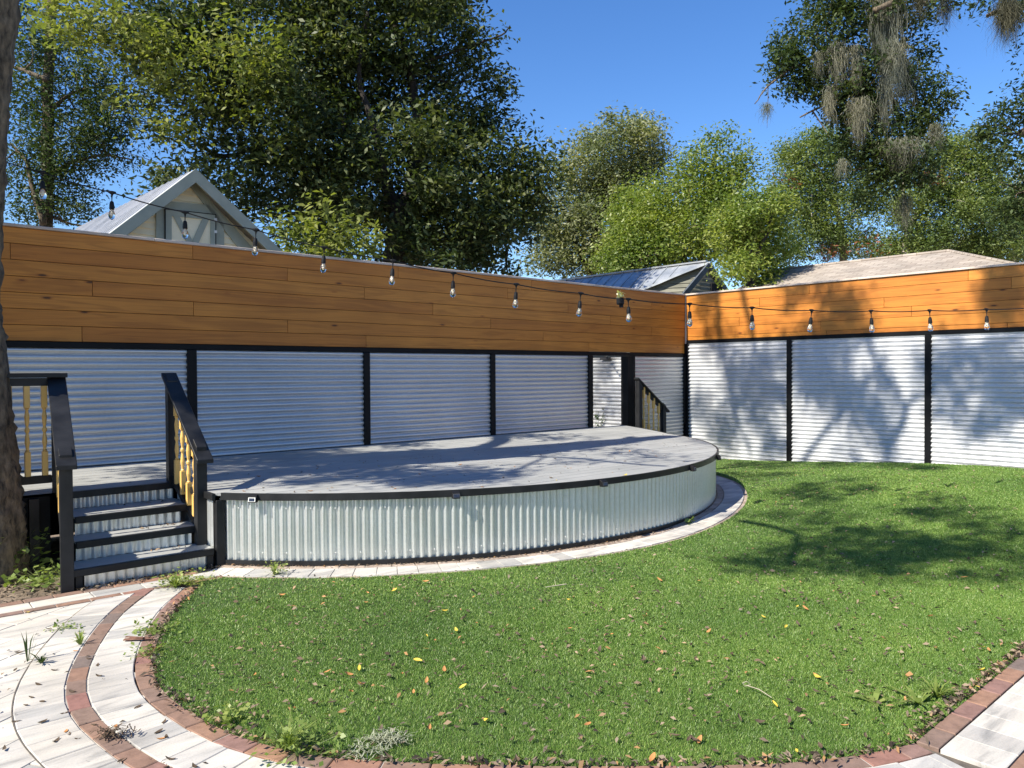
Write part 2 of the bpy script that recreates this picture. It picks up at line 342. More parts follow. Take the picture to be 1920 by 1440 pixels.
def corrugated(o, u, L, h0, h1, nrm, pitch=.0678, amp=.0115, name='corrugated_panel', mat=None, parent=None, vertical=False, spp=12, cusp=True):
    """o origin, u run direction; ribs run along u (or upwards when vertical)"""
    o = np.array(o, float); u = np.array(u, float); nrm = np.array(nrm, float); b = MB()
    if not vertical:
        n = int((h1 - h0) / pitch * spp); vs = []; fs = []
        for i in range(n + 1):
            z = h0 + (h1 - h0) * i / n; d = amp * (2 * abs(math.cos(PI * z / pitch)) ** .75 - 1) if cusp else amp * math.cos(2 * PI * z / pitch)
            for s_ in (0, L): vs.append(o + u * s_ + np.array([0, 0, z]) + nrm * d)
        fs = [(2 * i, 2 * i + 1, 2 * i + 3, 2 * i + 2) for i in range(n)]
        b.add(vs, fs)
    else:
        n = max(2, int(L / pitch * spp)); vs = []
        for i in range(n + 1):
            s_ = L * i / n; d = amp * math.cos(2 * PI * s_ / pitch)
            for z in (h0, h1): vs.append(o + u * s_ + np.array([0, 0, z]) + nrm * d)
        b.add(vs, [(2 * i, 2 * i + 2, 2 * i + 3, 2 * i + 1) for i in range(n)])
    return b.obj(name, mat, parent, smooth=True)

# ------------------------------------------------------------------ ground
CX, CY = 12.08, 8.663                    # the corner where the two walls meet
g = MB(); ext = 260; n = 2
g.add([(-ext, -ext, -.03), (ext, -ext, -.03), (ext, ext, -.03), (-ext, ext, -.03)], [(0, 1, 2, 3)])
o = g.obj('ground', M['dirt']); o['kind'] = 'structure'

SC = np.array([5.85, 9.10]); SR = 4.36    # the stage's curved front
E_CURVE = np.array([(2.04, 5.84), (1.98, 5.76), (1.72, 5.41), (1.477, 4.92), (1.311, 4.49), (1.242, 4.2), (1.226, 3.97), (1.243, 3.74), (1.285, 3.42), (1.37, 3.17),
                    (1.48, 2.93), (1.64, 2.735), (1.80, 2.56), (2.25, 2.12), (2.747, 1.683), (3.05, 1.47), (3.28, 1.355), (3.45, 1.30)])
def resample(P, step):
    P = np.asarray(P, float); d = np.r_[0, np.cumsum(np.hypot(*np.diff(P, axis=0).T))]
    n = max(2, int(round(d[-1] / step)) + 1); s = np.linspace(0, d[-1], n)
    return np.c_[np.interp(s, d, P[:, 0]), np.interp(s, d, P[:, 1])]
def smooth_poly(P, it=3):
    P = np.asarray(P, float)
    for _ in range(it):
        Q = [P[0]]
        for a, b in zip(P[:-1], P[1:]): Q += [a * .75 + b * .25, a * .25 + b * .75]
        Q.append(P[-1]); P = np.array(Q)
    return P
EDGE = smooth_poly(E_CURVE, 2)
LEND = 12.0
def offset(P, d):
    t = np.gradient(P, axis=0); t /= np.hypot(*t.T)[:, None]
    nn = np.c_[t[:, 1], -t[:, 0]]          # to the right of travel = away from the lawn
    return P + nn * d
SKIRT = [(SC[0] + SR * math.cos(a), SC[1] + SR * math.sin(a)) for a in np.linspace(math.radians(-143.0), math.radians(-5), 70)]
def ring(r): return np.array([(SC[0] + r * math.cos(a), SC[1] + r * math.sin(a)) for a in np.linspace(math.radians(-141.5), math.radians(-3), 220)])
# lawn sheet
lawn = []
outer = SR + .375
arc = ring(outer); arc = arc[(arc[:, 1] < CY - .02)]
LP = np.vstack([EDGE[::-1][:0], EDGE, [(12.03, 1.30)], [(12.03, 8.60)], [(max(arc[-1][0], 10.6), 8.60)], arc[::-1]])
def inpoly(P, X, Y):
    c = np.zeros(len(X), bool); j = len(P) - 1
    for i in range(len(P)):
        xi, yi = P[i]; xj, yj = P[j]
        k = ((yi > Y) != (yj > Y)) & (X < (xj - xi) * (Y - yi) / (yj - yi + 1e-12) + xi); c ^= k; j = i
    return c
bm = bmesh.new(); vs = [bm.verts.new((p[0], p[1], 0)) for p in LP]; bm.faces.new(vs)
for k in np.arange(1.5, 12, .5): bmesh.ops.bisect_plane(bm, geom=bm.verts[:] + bm.edges[:] + bm.faces[:], plane_co=(k, 0, 0), plane_no=(1, 0, 0))
for k in np.arange(1.5, 8.6, .5): bmesh.ops.bisect_plane(bm, geom=bm.verts[:] + bm.edges[:] + bm.faces[:], plane_co=(0, k, 0), plane_no=(0, 1, 0))
for v in bm.verts: v.co.z = float(gz(v.co.x, v.co.y)) - .004
bmesh.ops.recalc_face_normals(bm, faces=bm.faces[:])
me = bpy.data.meshes.new('lawn'); bm.to_mesh(me); bm.free()
o = link('lawn', me, M['turf_base'], smooth=True); o['kind'] = 'structure'
# turf blades
def blades():
    out = []
    for (y0, y1, dens) in ((1.2, 2.6, 80000), (2.6, 3.8, 60000), (3.8, 5.2, 40000), (5.2, 8.62, 22000)):
        n = int(dens * (12.05 - 1.1) * (y1 - y0)); X = R.uniform(1.1, 12.05, n); Y = R.uniform(y0, y1, n)
        dep = FW[0] * X + FW[1] * Y; lat = RT[0] * X + RT[1] * Y
        k = (np.abs(lat) < dep * .72 + .5) & (R.random(n) < np.clip((4.6 / np.maximum(dep, .1)) ** 1.5, .16, 1))
        X = X[k]; Y = Y[k]; k = inpoly(LP, X, Y); X = X[k]; Y = Y[k]; dep = np.hypot(X, Y)
        n = len(X); z = gz(X, Y) - .004
        a = R.uniform(0, 2 * PI, n); w = .0012 * np.clip(dep / 3.2, 1, 3.2); h = R.uniform(.006, .016, n)
        la = R.uniform(0, 2 * PI, n); ln = h * R.uniform(.1, 1.0, n)
        dx = np.cos(a) * w; dy = np.sin(a) * w
        V = np.empty((n, 3, 3)); V[:, 0] = np.c_[X - dx, Y - dy, z]; V[:, 1] = np.c_[X + dx, Y + dy, z]
        V[:, 2] = np.c_[X + np.cos(la) * ln, Y + np.sin(la) * ln, z + h]; out.append(V)
    return np.concatenate(out)
BL = blades(); o = quads('grass', BL, M['blade'], nv=3); o['kind'] = 'stuff'
tag(o, 'short green artificial turf blades covering the lawn in front of the stage', 'grass')

# pavers and bricks, piece by piece inside the path meshes
def piece(b, p, z=0.0, gap=.0034, bev=.005, dep=.03):
    p = np.array(p, float)[:, :2]; c = p.mean(0); jz = rnd.uniform(-.0015, .0015)
    def ins(d): return np.array([q + (c - q) / np.linalg.norm(c - q) * d for q in p])
    a = ins(gap); t = ins(gap + bev); zz = [float(gz(q[0], q[1])) + z + jz for q in p]
    n = len(p)
    vs = [(a[i][0], a[i][1], zz[i] - dep) for i in range(n)] + [(a[i][0], a[i][1], zz[i] - bev * .7) for i in range(n)] + [(t[i][0], t[i][1], zz[i]) for i in range(n)]
    fs = [(i, (i + 1) % n, n + (i + 1) % n, n + i) for i in range(n)] + [(n + i, n + (i + 1) % n, 2 * n + (i + 1) % n, 2 * n + i) for i in range(n)] + [tuple(2 * n + i for i in range(n))]
    b.add(vs, fs)
def course(b, P, d0, d1, step, z=0.0, flip=1):
    A = offset(P, d0 * flip); B = offset(P, d1 * flip); m = (A + B) / 2
    s = np.r_[0, np.cumsum(np.hypot(*np.diff(m, axis=0).T))]
    k = 0.0; cuts = [0]
    while cuts[-1] < s[-1]: cuts.append(min(s[-1], cuts[-1] + step * rnd.uniform(.92, 1.08)))
    def ev(Q, x): return np.array([np.interp(x, s, Q[:, 0]), np.interp(x, s, Q[:, 1])])
    for x0, x1 in zip(cuts[:-1], cuts[1:]):
        if x1 - x0 < .03: continue
        piece(b, [ev(A, x0), ev(A, x1), ev(B, x1), ev(B, x0)], z)
pav = MB(); brk = MB()
EL = resample(EDGE, .02); 
EL = EL[:]                                 # the curved run
course(brk, EL, .0, .092, .20); course(pav, EL, .095, .315, .155); 
EL2 = np.vstack([EL[:-1]])
course(brk, EL2, .318, .41, .20); course(pav, EL2, .413, .63, .21)
ST = resample([(3.47, 1.30), (12.0, 1.30)], .1)
course(brk, ST, .0, .092, .20); course(pav, ST, .095, .335, .17); course(brk, ST, .338, .43, .2); course(pav, ST, .433, .66, .17)
RG = ring(SR + .02)
brk2 = MB(); course(brk2, RG, 0, .075, .20); course(pav, RG, .078, .315, .17); course(brk2, RG, .318, .372, .20, -.006)
# straight band in front of the steps
SB = resample([(-1.2, 6.30), (2.30, 6.22)], .05)
course(pav, SB, -.005, .17, .36, flip=1); course(brk, SB, .173, .245, .2); course(brk, SB, -.10, -.008, .2)
# the field of larger pavers further left, laid at an angle a hair lower
ang = math.radians(33); ca, sa = math.cos(ang), math.sin(ang)
for i in range(-40, 34):
    for j in range(-20, 22):
        w, l = .23, .46
        x0 = j * l + (i % 2) * l * .5 - 1.5; y0 = i * w + 1.0
        q = [(x0, y0), (x0 + l, y0), (x0 + l, y0 + w), (x0, y0 + w)]
        q = [(ca * x - sa * y + 0, sa * x + ca * y + 1) for x, y in q]; cxq = sum(p[0] for p in q) / 4; cyq = sum(p[1] for p in q) / 4
        if cyq > 6.1 or cxq < -3.5 or cyq < -3 or cxq > 12: continue
        X = np.array([cxq]); Y = np.array([cyq])
        if inpoly(LP, X, Y)[0] or cyq > 6.1: continue
        if cxq > 1.9 and cyq > 1.0 and cyq < 6: 
            if min(np.hypot(EL[:, 0] - cxq, EL[:, 1] - cyq)) < .2: continue
        if cxq > 3.4 and cyq > .75: continue
        if max(p[1] for p in q) > 6.24 - max(0, cxq) * .0: continue
        piece(pav, q, -.006)
o = pav.obj('paved_path', M['paver']); o['kind'] = 'structure'
o = brk2.obj('brick_edging', M['brick_dusty']); o['kind'] = 'structure'
o = brk.obj('brick_edging', M['brick']); o['kind'] = 'structure'
b = MB(); b.add([(-4, -4, -.02), (12.0, -4, -.02), (12.0, 1.3, -.02), (2.6, 1.9, -.02), (1.35, 3.2, -.02), (1.3, 4.5, -.02), (2.2, 5.9, -.02), (2.2, 6.4, -.02), (-4, 6.4, -.02)], [tuple(range(9))])
rr = ring(SR - .02); r2 = ring(SR + .42); nn = len(rr)
b.add([(p[0], p[1], float(gz(p[0], p[1])) - .016) for p in rr] + [(p[0], p[1], float(gz(p[0], p[1])) - .016) for p in r2], [(i, nn + i, nn + i + 1, i + 1) for i in range(nn - 1)])
for A_, B_ in ((offset(EL, .6295), offset(EL, .635)),):
    n_ = len(A_); b.add([(*p, -.0025) for p in A_] + [(*p, -.0025) for p in B_], [(i, i + 1, n_ + i + 1, n_ + i) for i in range(n_ - 1)])
o = b.obj('path_bed', M['sand']); o['kind'] = 'structure'

# ------------------------------------------------------------------ boundary walls
ZT = 3.004; ZB = 1.918; ZR = 2.163; ROW = (ZT - ZB) / 7
bw = thing('wall', (5, CY, 0), 'long shaded wall of orange wood boards over silver corrugated panels, behind the stage', 'wall')
def boards(rows, x0, x1, axis, const, sgn, mat, parent, cuts):
    b = MB()
    for r in range(len(rows) - 1):
        z1, z0 = rows[r], rows[r + 1]
        xs = sorted([x0] + [c for c in cuts.get(r + 1, []) if x0 < c < x1] + [x1])
        for a, c in zip(xs[:-1], xs[1:]):
            g_ = .0022; zz0 = z0 + g_; zz1 = z1 - g_
            lo, hi = sorted((const, const + sgn * .018))
            dj = rnd.uniform(-.0008, .0008)
            if axis == 'x': b.box((a + g_, lo + dj, zz0), (c - g_, hi + dj, zz1), .0022)
            else: b.box((lo + dj, a + g_, zz0), (hi + dj, c - g_, zz1), .0022)
    return b.obj('wood_cladding', mat, parent)
rows = [ZT - ROW * i for i in range(8)]
boards(rows, -5.0, CX - .03, 'x', CY, -1, M['wood_x'], bw,
       {1: [-2, .4, 3.0, 5.67, 8.1], 2: [-1, 1.3, 4.1, 7.6, 11.05], 3: [-3, .1, 5.15, 8.9], 4: [-2, 2.0, 6.23, 9.93], 5: [-1, 3.0, 7.27, 11.05], 6: [-2.2, .6, 4.1, 8.34], 7: [-.6, 1.9, 5.17, 9.39]})
b = MB(); b.box((-5, CY + .002, 2.0), (CX + .05, CY + .09, ZT - .004)); b.box((-5, CY + .03, 0), (9.43, CY + .085, 1.999)); b.box((10.56, CY + .03, 0), (CX + .05, CY + .085, 1.999)); b.obj('backing', M['void'], bw)
b = MB()
for a, c in zip((-5, -1.2, 2.6, 6.3, 9.9), (-1.203, 2.597, 6.297, 9.897, CX - .04)): b.box((a, CY - .045, ZT + rnd.uniform(0, .002)), (c, CY + .13, ZT + .030), .004)
b.obj('coping', M['coping'], bw)
b = MB(); b.box((-5, CY - .040, ZB - .062), (CX - .10, CY - .001, ZB - .003), .003); b.obj('rail_beam', M['black'], bw)
PX = [-3.5, -1.35, .80, 3.008 - .04, 5.164, 7.288, 9.395, 10.50, 12.02]
for i, x in enumerate(PX):
    b = MB(); w = .10 if i == 3 else .085
    b.box((x - w / 2, CY - .055, .60 if x > -3 else 0), (x + w / 2, CY - .0405 if False else CY + .01, ZB - .0635), .004); b.obj('post', M['black'], bw)
for i in range(len(PX) - 1):
    if i == 6: continue
    x0 = PX[i] + .042; x1 = PX[i + 1] - .042
    corrugated((x0, CY - .016, 0), (1, 0, 0), x1 - x0, .667 if i < 6 else .0, ZB - .064, (0, -1, 0), amp=.0135, mat=M['metal'], parent=bw)
b = MB(); b.box((-5, CY - .026, .60), (9.44, CY + .005, .665)); b.obj('base_board', M['black'], bw)
# doorway and the clad door swung open behind it
b = MB(); b.box((10.335, CY - .052, .60), (10.456, CY + .10, ZB - .064), .003); b.box((9.438, CY - .045, .60), (9.46, CY + .10, ZB - .064)); b.obj('door_frame', M['black'], bw)
b = MB(); b.box((10.40, CY + .11, .52), (10.44, CY + 1.05, 1.845)); dl = b.obj('door', M['black'], bw)
corrugated((10.385, CY + .115, 0), (0, 1, 0), .93, .53, 1.835, (-1, 0, 0), cusp=False, amp=.0165, mat=M['metal_side'], parent=dl, name='door_cladding')
b = MB(); b.box((10.32, CY + .36, 1.795), (10.372, CY + .58, 1.84), .004); b.beam((10.32, CY + .42, 1.85), (10.0, CY + .16, 1.85), .02, .012); b.obj('door_closer', M['bezel_grey'], dl)

rw = thing('wall', (CX, 4, 0), 'sunlit side wall of orange boards over silver corrugated panels, right of the lawn', 'wall')
rows = [ZT - ROW * i for i in range(6)] + [ZR]
boards(rows, -4.0, CY - .03, 'y', CX, -1, M['wood_y'], rw, {1: [-1.0, 1.6, 3.84, 6.2], 2: [-1.8, .5, 3.31, 7.1], 3: [-.5, 2.2, 5.0], 4: [-2, 1.2, 4.6, 7.5], 5: [-1, 2.7, 6.0], 6: [.6, 3.35, 5.91]})
b = MB(); b.box((CX + .002, -4, 2.3), (CX + .09, CY + .02, ZT - .004)); b.box((CX + .03, -4, -.1), (CX + .085, CY + .02, 2.299)); b.obj('backing', M['void'], rw)
b = MB()
for a, c in zip((-4, -.6, 3.6, 5.4), (-.603, 3.597, 5.397, CY + .13)): b.box((CX - .045, a, ZT + rnd.uniform(.001, .004)), (CX + .13, c, ZT + .033), .004)
b.obj('coping', M['coping'], rw)
b = MB(); b.box((CX - .040, -4, ZR - .062), (CX - .001, CY - .06, ZR - .003), .003); b.obj('rail_beam', M['black'], rw)
b = MB(); b.box((CX - .030, CY - .045, .05), (CX - .001, CY - .019, ZT - .002)); b.obj('corner_trim', M['coping'], rw)
PY = [8.61, 6.54, 4.36, 2.2, .02, -2.15]
for y in PY:
    b = MB(); b.box((CX - .055, y - .0425, -.05), (CX + .01, y + .0425, ZR - .0635), .004); b.obj('post', M['black'], rw)
for a, c in zip(PY[:-1], PY[1:]):
    corrugated((CX - .022, a - .042, 0), (0, -1, 0), a - c - .084, -.05, ZR - .064, (-1, 0, 0), cusp=False, amp=.0165, mat=M['metal_side'], parent=rw)

# ------------------------------------------------------------------ stage
ZS = .60
st = thing('stage', (5.85, 7.0, 0), 'low curved outdoor stage with grey deck and ribbed silver skirt', 'stage')
a0 = math.radians(-141.6); a1 = math.radians(-5.6)
arcp = [(SC[0] + (SR + .012) * math.cos(a), SC[1] + (SR + .012) * math.sin(a)) for a in np.linspace(a0, a1, 120)]
arcp = [p for p in arcp if p[1] < CY - .036]
x_l = 2.372
deck_poly = [(-4.5, CY - .036), (-4.5, 7.36), (x_l, 7.36), (x_l, 6.392)] + arcp[1:] + [(arcp[-1][0] + .05, CY - .036)]
# deck of boards: strips along X, clipped to the outline
bm = bmesh.new(); vs = [bm.verts.new((p[0], p[1], 0)) for p in deck_poly]; bm.faces.new(vs)
ys = np.arange(4.70, 8.66, .14)
for k in ys: bmesh.ops.bisect_plane(bm, geom=bm.verts[:] + bm.edges[:] + bm.faces[:], plane_co=(0, k, 0), plane_no=(0, 1, 0))
for k in (.2, 2.6, 5.0, 7.4, 9.8): bmesh.ops.bisect_plane(bm, geom=bm.verts[:] + bm.edges[:] + bm.faces[:], plane_co=(k, 0, 0), plane_no=(1, 0, 0))
bmesh.ops.split_edges(bm, edges=bm.edges[:])
def dz(y): return .060 * float(np.clip((y - 7.42) / 1.15, 0, 1))
dk = MB()
for f in bm.faces:
    P = [(v.co.x, v.co.y) for v in f.verts]; c = np.mean(P, axis=0); jz = rnd.uniform(-.0006, .0006)
    if f.normal.z < 0: P = P[::-1]
    Q = [(p[0], p[1] + (.0024 if p[1] < c[1] else -.0024)) for p in P]; n = len(P)
    dk.add([(p[0], p[1], ZS + jz + dz(p[1])) for p in Q] + [(p[0], p[1], ZS - .02) for p in Q], [tuple(range(n))] + [(i, n + i, n + (i + 1) % n, (i + 1) % n) for i in range(n)])
bm.free(); dk.obj('deck', M['deck'], st)
b = MB(); b.add([(p[0], p[1], ZS - .022) for p in deck_poly], [tuple(range(len(deck_poly)))]); b.obj('deck_frame', M['void'], st)
def dz(y): return .060 * float(np.clip((y - 7.42) / 1.15, 0, 1))      # the deck climbs a little towards the wall
def strip(P, z0, z1, t):                   # a bent board following a plan curve
    b = MB(); P = np.array(P); Q = offset(P, t); n = len(P)
    vs = [(*p, z0) for p in P] + [(*p, z1 + (dz(p[1]) if z1 > .3 else 0)) for p in P] + [(*q, z0) for q in Q] + [(*q, z1 + (dz(q[1]) if z1 > .3 else 0)) for q in Q]; fs = []
    for i in range(n - 1):
        fs += [(2 * n + i, 2 * n + i + 1, 3 * n + i + 1, 3 * n + i), (n + i, 3 * n + i, 3 * n + i + 1, n + i + 1), (i, i + 1, 2 * n + i + 1, 2 * n + i), (i, n + i, n + i + 1, i + 1)]
    fs += [(0, 2 * n, 3 * n, n), (n - 1, 2 * n - 1, 4 * n - 1, 3 * n - 1)]
    b.add(vs, fs); return b
arcS = [(SC[0] + SR * math.cos(a), SC[1] + SR * math.sin(a)) for a in np.linspace(math.radians(-141.4), a1, 160)]
rimP = [(SC[0] + (SR + .014) * math.cos(a), SC[1] + (SR + .014) * math.sin(a)) for a in np.linspace(math.radians(-141.55), a1, 160)]
strip(rimP, ZS - .056, ZS + .002, .022).obj('rim_board', M['blackrail'], st)
b = MB(); b.box((x_l - .032, 6.372, ZS - .056), (x_l - .002, 7.34, ZS + .001), .003); b.obj('rim_board', M['blackrail'], st)
# ribbed skirt
def ribbed(P, z0, z1, amp=.0135, pitch=.0678, spp=8):
    P = resample(P, pitch / spp); t = np.gradient(P, axis=0); t /= np.hypot(*t.T)[:, None]; nn = np.c_[t[:, 1], -t[:, 0]]
    ph = 2 * PI * np.arange(len(P)) / spp; w = np.cos(ph); w = np.clip(w * 1.35, -1, 1)
    Q = P + nn * (amp * w)[:, None]; n = len(Q); b = MB()
    b.add([(*q, z0) for q in Q] + [(*q, z1) for q in Q], [(i, i + 1, n + i + 1, n + i) for i in range(n - 1)]); return b, P, nn, w
skP = [(SC[0] + (SR - .012) * math.cos(a), SC[1] + (SR - .012) * math.sin(a)) for a in np.linspace(math.radians(-141.9), a1, 400)]
b, rp, rn, rwv = ribbed(skP, .035, ZS - .05); b.obj('skirt', M['metal_skirt'], st, smooth=True)
strip(arcS, -.05, .042, .016).obj('kick_board', M['blackrail'], st)
b = MB(); b.box((x_l + .0, 6.36, -.02), (x_l + .07, 6.415, ZS - .058), .003); b.obj('corner_post', M['blackrail'], st)
corrugated((x_l + .002, 6.416, 0), (0, 1, 0), .92, .0, ZS - .06, (-1, 0, 0), vertical=True, amp=.008, mat=M['metal_skirt'], parent=st, name='side_skirt')
# screws on the skirt (one mesh: fixings of the sheet)
b = MB()
for i in range(20, len(rp) - 4, 8 * 3):
    for z in (.105, .475):
        p = rp[i] + rn[i] * .0105; q = rp[i] + rn[i] * .016; b.tube([(p[0], p[1], z), (q[0], q[1], z)], [.006, .004], 6)
o = b.obj('screws', M['white_plastic'], st); o['kind'] = 'stuff'
b = MB(); b.box((-4.5, 7.362, -.02), (1.36, 7.40, ZS - .02)); b.obj('underdeck_shade_board', M['black'], st)  # black board stands in for the shade of the open space under the deck
b = MB(); b.box((1.20, 7.30, 0), (1.27, 7.36, ZS - .03)); b.obj('post', M['blackrail'], st)

# solar lights clipped along the rim
def solar(ang, label, pale=False):
    c = np.array([SC[0] + (SR + .038) * math.cos(ang), SC[1] + (SR + .038) * math.sin(ang)]); nrm = np.array([math.cos(ang), math.sin(ang)]); tg = np.array([-nrm[1], nrm[0]])
    t = thing('solar_light', (c[0], c[1], ZS - .035), label, 'light', 'solar lights on the stage rim')
    def pt(a, b_, z): q = c + tg * a + nrm * b_; return (q[0], q[1], z)
    b = MB(); b.hexa([pt(-.034, 0, ZS - .066), pt(.034, 0, ZS - .066), pt(.034, .046, ZS - .066), pt(-.034, .046, ZS - .066), pt(-.034, 0, ZS - .002), pt(.034, 0, ZS - .002), pt(.034, .038, ZS - .020), pt(-.034, .038, ZS - .020)], .003); b.obj('housing', M['socket'], t)
    b = MB(); b.hexa([pt(-.03, .0462, ZS - .058), pt(.03, .0462, ZS - .058), pt(.03, .048, ZS - .058), pt(-.03, .048, ZS - .058), pt(-.03, .0402, ZS - .024), pt(.03, .0402, ZS - .024), pt(.03, .042, ZS - .024), pt(-.03, .042, ZS - .024)]); b.obj('bezel', M['white_plastic' if pale else 'bezel_grey'], t)
    b = MB(); b.hexa([pt(-.023, .0482, ZS - .053), pt(.023, .0482, ZS - .053), pt(.023, .0492, ZS - .053), pt(-.023, .0492, ZS - .053), pt(-.023, .0432, ZS - .029), pt(.023, .0432, ZS - .029), pt(.023, .0442, ZS - .029), pt(-.023, .0442, ZS - .029)]); b.obj('solar_cell', M['solar'], t)
for u, v, lab in ((484, 930, 'small square solar light on the stage rim beside the steps'), (849, 922, 'small dark solar light at the middle of the stage rim front'),
                  (1121, 903, 'small solar light with pale edges right of centre on the stage rim'), (1288, 876, 'small solar light on the shaded right part of the stage rim'),
                  (1333, 856, 'small solar light at the far right end of the stage rim')):
    p = onz(u, v, ZS - .03); solar(math.atan2(p[1] - SC[1], p[0] - SC[0]), lab, u < 500)

# ------------------------------------------------------------------ steps
sp = thing('steps', (1.83, 6.85, 0), 'black and grey wooden steps with ribbed silver risers at the left of the stage', 'steps')
TR = [(.15, 6.36), (.30, 6.64), (.45, 6.90)]
XL = [1.345, 1.40, 1.45]; XR = 2.352
for i, (z, y) in enumerate(TR):
    x1 = XR + (.0 if i else .0); y1 = TR[i + 1][1] + .02 if i < 2 else 7.33
    b = MB(); b.box((XL[i] - .03 if i == 0 else XL[i], y, z - .055), (x1, y + .035, z), .004); b.obj('nosing', M['blackrail'], sp)
    b = MB(); b.box((XL[i] - .03 if i == 0 else XL[i], y + .037, z - .02), (x1, y1, z + .0005), .002); b.obj('tread', M['deck'], sp)
    corrugated((XL[i] + .05 if i == 0 else XL[i], y + .03, 0), (1, 0, 0), XR - .03 - XL[i] - .05, z - .15 if i else -.02, z - .05, (0, -1, 0), vertical=True, amp=.008, mat=M['metal_skirt'], parent=sp, name='riser')
corrugated((1.45, 7.345, 0), (1, 0, 0), XR - 1.46, .45, ZS - .05, (0, -1, 0), vertical=True, amp=.008, mat=M['metal_skirt'], parent=sp, name='riser')
b = MB(); b.box((1.40, 7.305, ZS - .056), (XR + .01, 7.345, ZS + .001), .003); b.obj('nosing', M['blackrail'], sp)
b = MB(); b.box((1.335, 6.382, -.02), (1.385, 6.43, .094), .003); b.obj('corner_trim', M['blackrail'], sp)
b = MB(); b.box((2.30, 6.382, -.02), (2.352, 6.43, .094), .003); b.obj('corner_trim', M['blackrail'], sp)
corrugated((1.33, 6.44, 0), (.14, .99, 0), .90, -.02, .58, (-.99, .14, 0), vertical=True, amp=.008, mat=M['metal_skirt'], parent=sp, name='side_cladding')

# ------------------------------------------------------------------ railings with turned balusters
BAL_H = .62
def bal_mesh(h):
    b = MB(); w = .021; q = h * .27
    b.box((-w, -w, 0), (w, w, q), .002); b.box((-w, -w, h - q * .9), (w, w, h), .002)
    m = h - q * 1.9
    prof = [(.012, 0), (.019, .02), (.011, .05), (.013, .10), (.0195, .22), (.017, .30), (.011, .42), (.012, .44), (.0185, .47), (.0185, .52), (.012, .55), (.011, .58), (.0165, .68), (.0195, .80), (.013, .91), (.011, .95), (.019, .98), (.012, 1)]
    b.lathe([(r, q + t * m) for r, t in prof], 12)
    me = bpy.data.meshes.new('baluster'); me.from_pydata(b.v, [], b.f); me.materials.append(M['baluster']); return me
def railing(name, label, top, low, nb, topz, lowz, botA, botB, plumb_low, group='railings of the stage steps', capw=.135):
    """sloped railing: top/low newel plan points, cap heights, bottom rail heights"""
    t = thing('stair_railing', (low[0], low[1], plumb_low), label, 'railing', group)
    top = np.array(top, float); low = np.array(low, float); d = (low - top) / np.linalg.norm(low - top); sd = np.array([-d[1], d[0]])
    L = np.linalg.norm(low - top)
    for (p, z0, z1) in ((top, ZS, topz - .04), (low, plumb_low, lowz - .02)):
        b = MB(); w = .043
        c = [p + d * i * w + sd * j * w for i, j in ((-1, -1), (1, -1), (1, 1), (-1, 1))]
        sl = (lowz - topz) / L
        b.hexa([(*q, z0) for q in c] + [(q[0], q[1], z1 + sl * ((q - p) @ d)) for q in c], .003); b.obj('newel_post', M['blackrail'], t)
    sl = (lowz - topz) / L
    def P(s, z, off=0): q = top + d * s + sd * off; return np.array([q[0], q[1], z])
    a = P(-.07, topz + .0); e = P(L + .13, topz + sl * (L + .13))
    b = MB(); h = .036; cw = capw / 2
    b.hexa([P(-.07, topz - h, -cw), P(L + .13, topz + sl * (L + .2) - h, -cw), P(L + .13, topz + sl * (L + .2) - h, cw), P(-.07, topz - h, cw),
            P(-.07, topz, -cw), P(L + .13, topz + sl * (L + .2), -cw), P(L + .13, topz + sl * (L + .2), cw), P(-.07, topz, cw)], .004); b.obj('handrail', M['blackrail'], t)
    b = MB(); b.hexa([P(.04, topz - .105 + sl * .1, -.02), P(L - .04, topz - .105 + sl * (L + .03), -.02), P(L - .04, topz - .105 + sl * (L + .03), .02), P(.04, topz - .105 + sl * .1, .02),
                      P(.04, topz - .04 + sl * .1, -.02), P(L - .04, topz - .04 + sl * (L + .03), -.02), P(L - .04, topz - .04 + sl * (L + .03), .02), P(.04, topz - .04 + sl * .1, .02)]); b.obj('top_rail', M['blackrail'], t)
    b = MB(); b.hexa([P(.04, botA - .06, -.02), P(L - .04, botB - .06, -.02), P(L - .04, botB - .06, .02), P(.04, botA - .06, .02), P(.04, botA, -.02), P(L - .04, botB, -.02), P(L - .04, botB, .02), P(.04, botA, .02)], .003); b.obj('bottom_rail', M['blackrail'], t)
    first = None
    for k in range(nb):
        s = .043 + (L - .086) * (k + .62) / (nb + .25)
        z0 = botA + (botB - botA) * s / L; z1 = topz - .05 + sl * (s + .05)
        o = link('baluster', bal_mesh(z1 - z0), None, t)
        o.location = tuple(P(s, z0)); o.rotation_euler = (0, 0, math.atan2(d[1], d[0]))
    return t
railing('r', 'sloping black stair railing with yellow balusters on the right side of the left steps', (2.345, 7.36), (2.33, 6.60), 4, 1.605, 1.03, .66, .30, .15)
lr = railing('r', 'grey topped stair railing at the left edge of the left steps, beside the tree trunk', (1.425, 7.38), (1.285, 6.40), 4, 1.605, 1.05, .66, .22, -.02)
railing('r', 'small black stair railing with yellow balusters beside the doorway at the back', (10.43, 8.44), (11.10, 8.44), 4, 1.485, 1.02, .62, .20, 0.0, capw=.11)
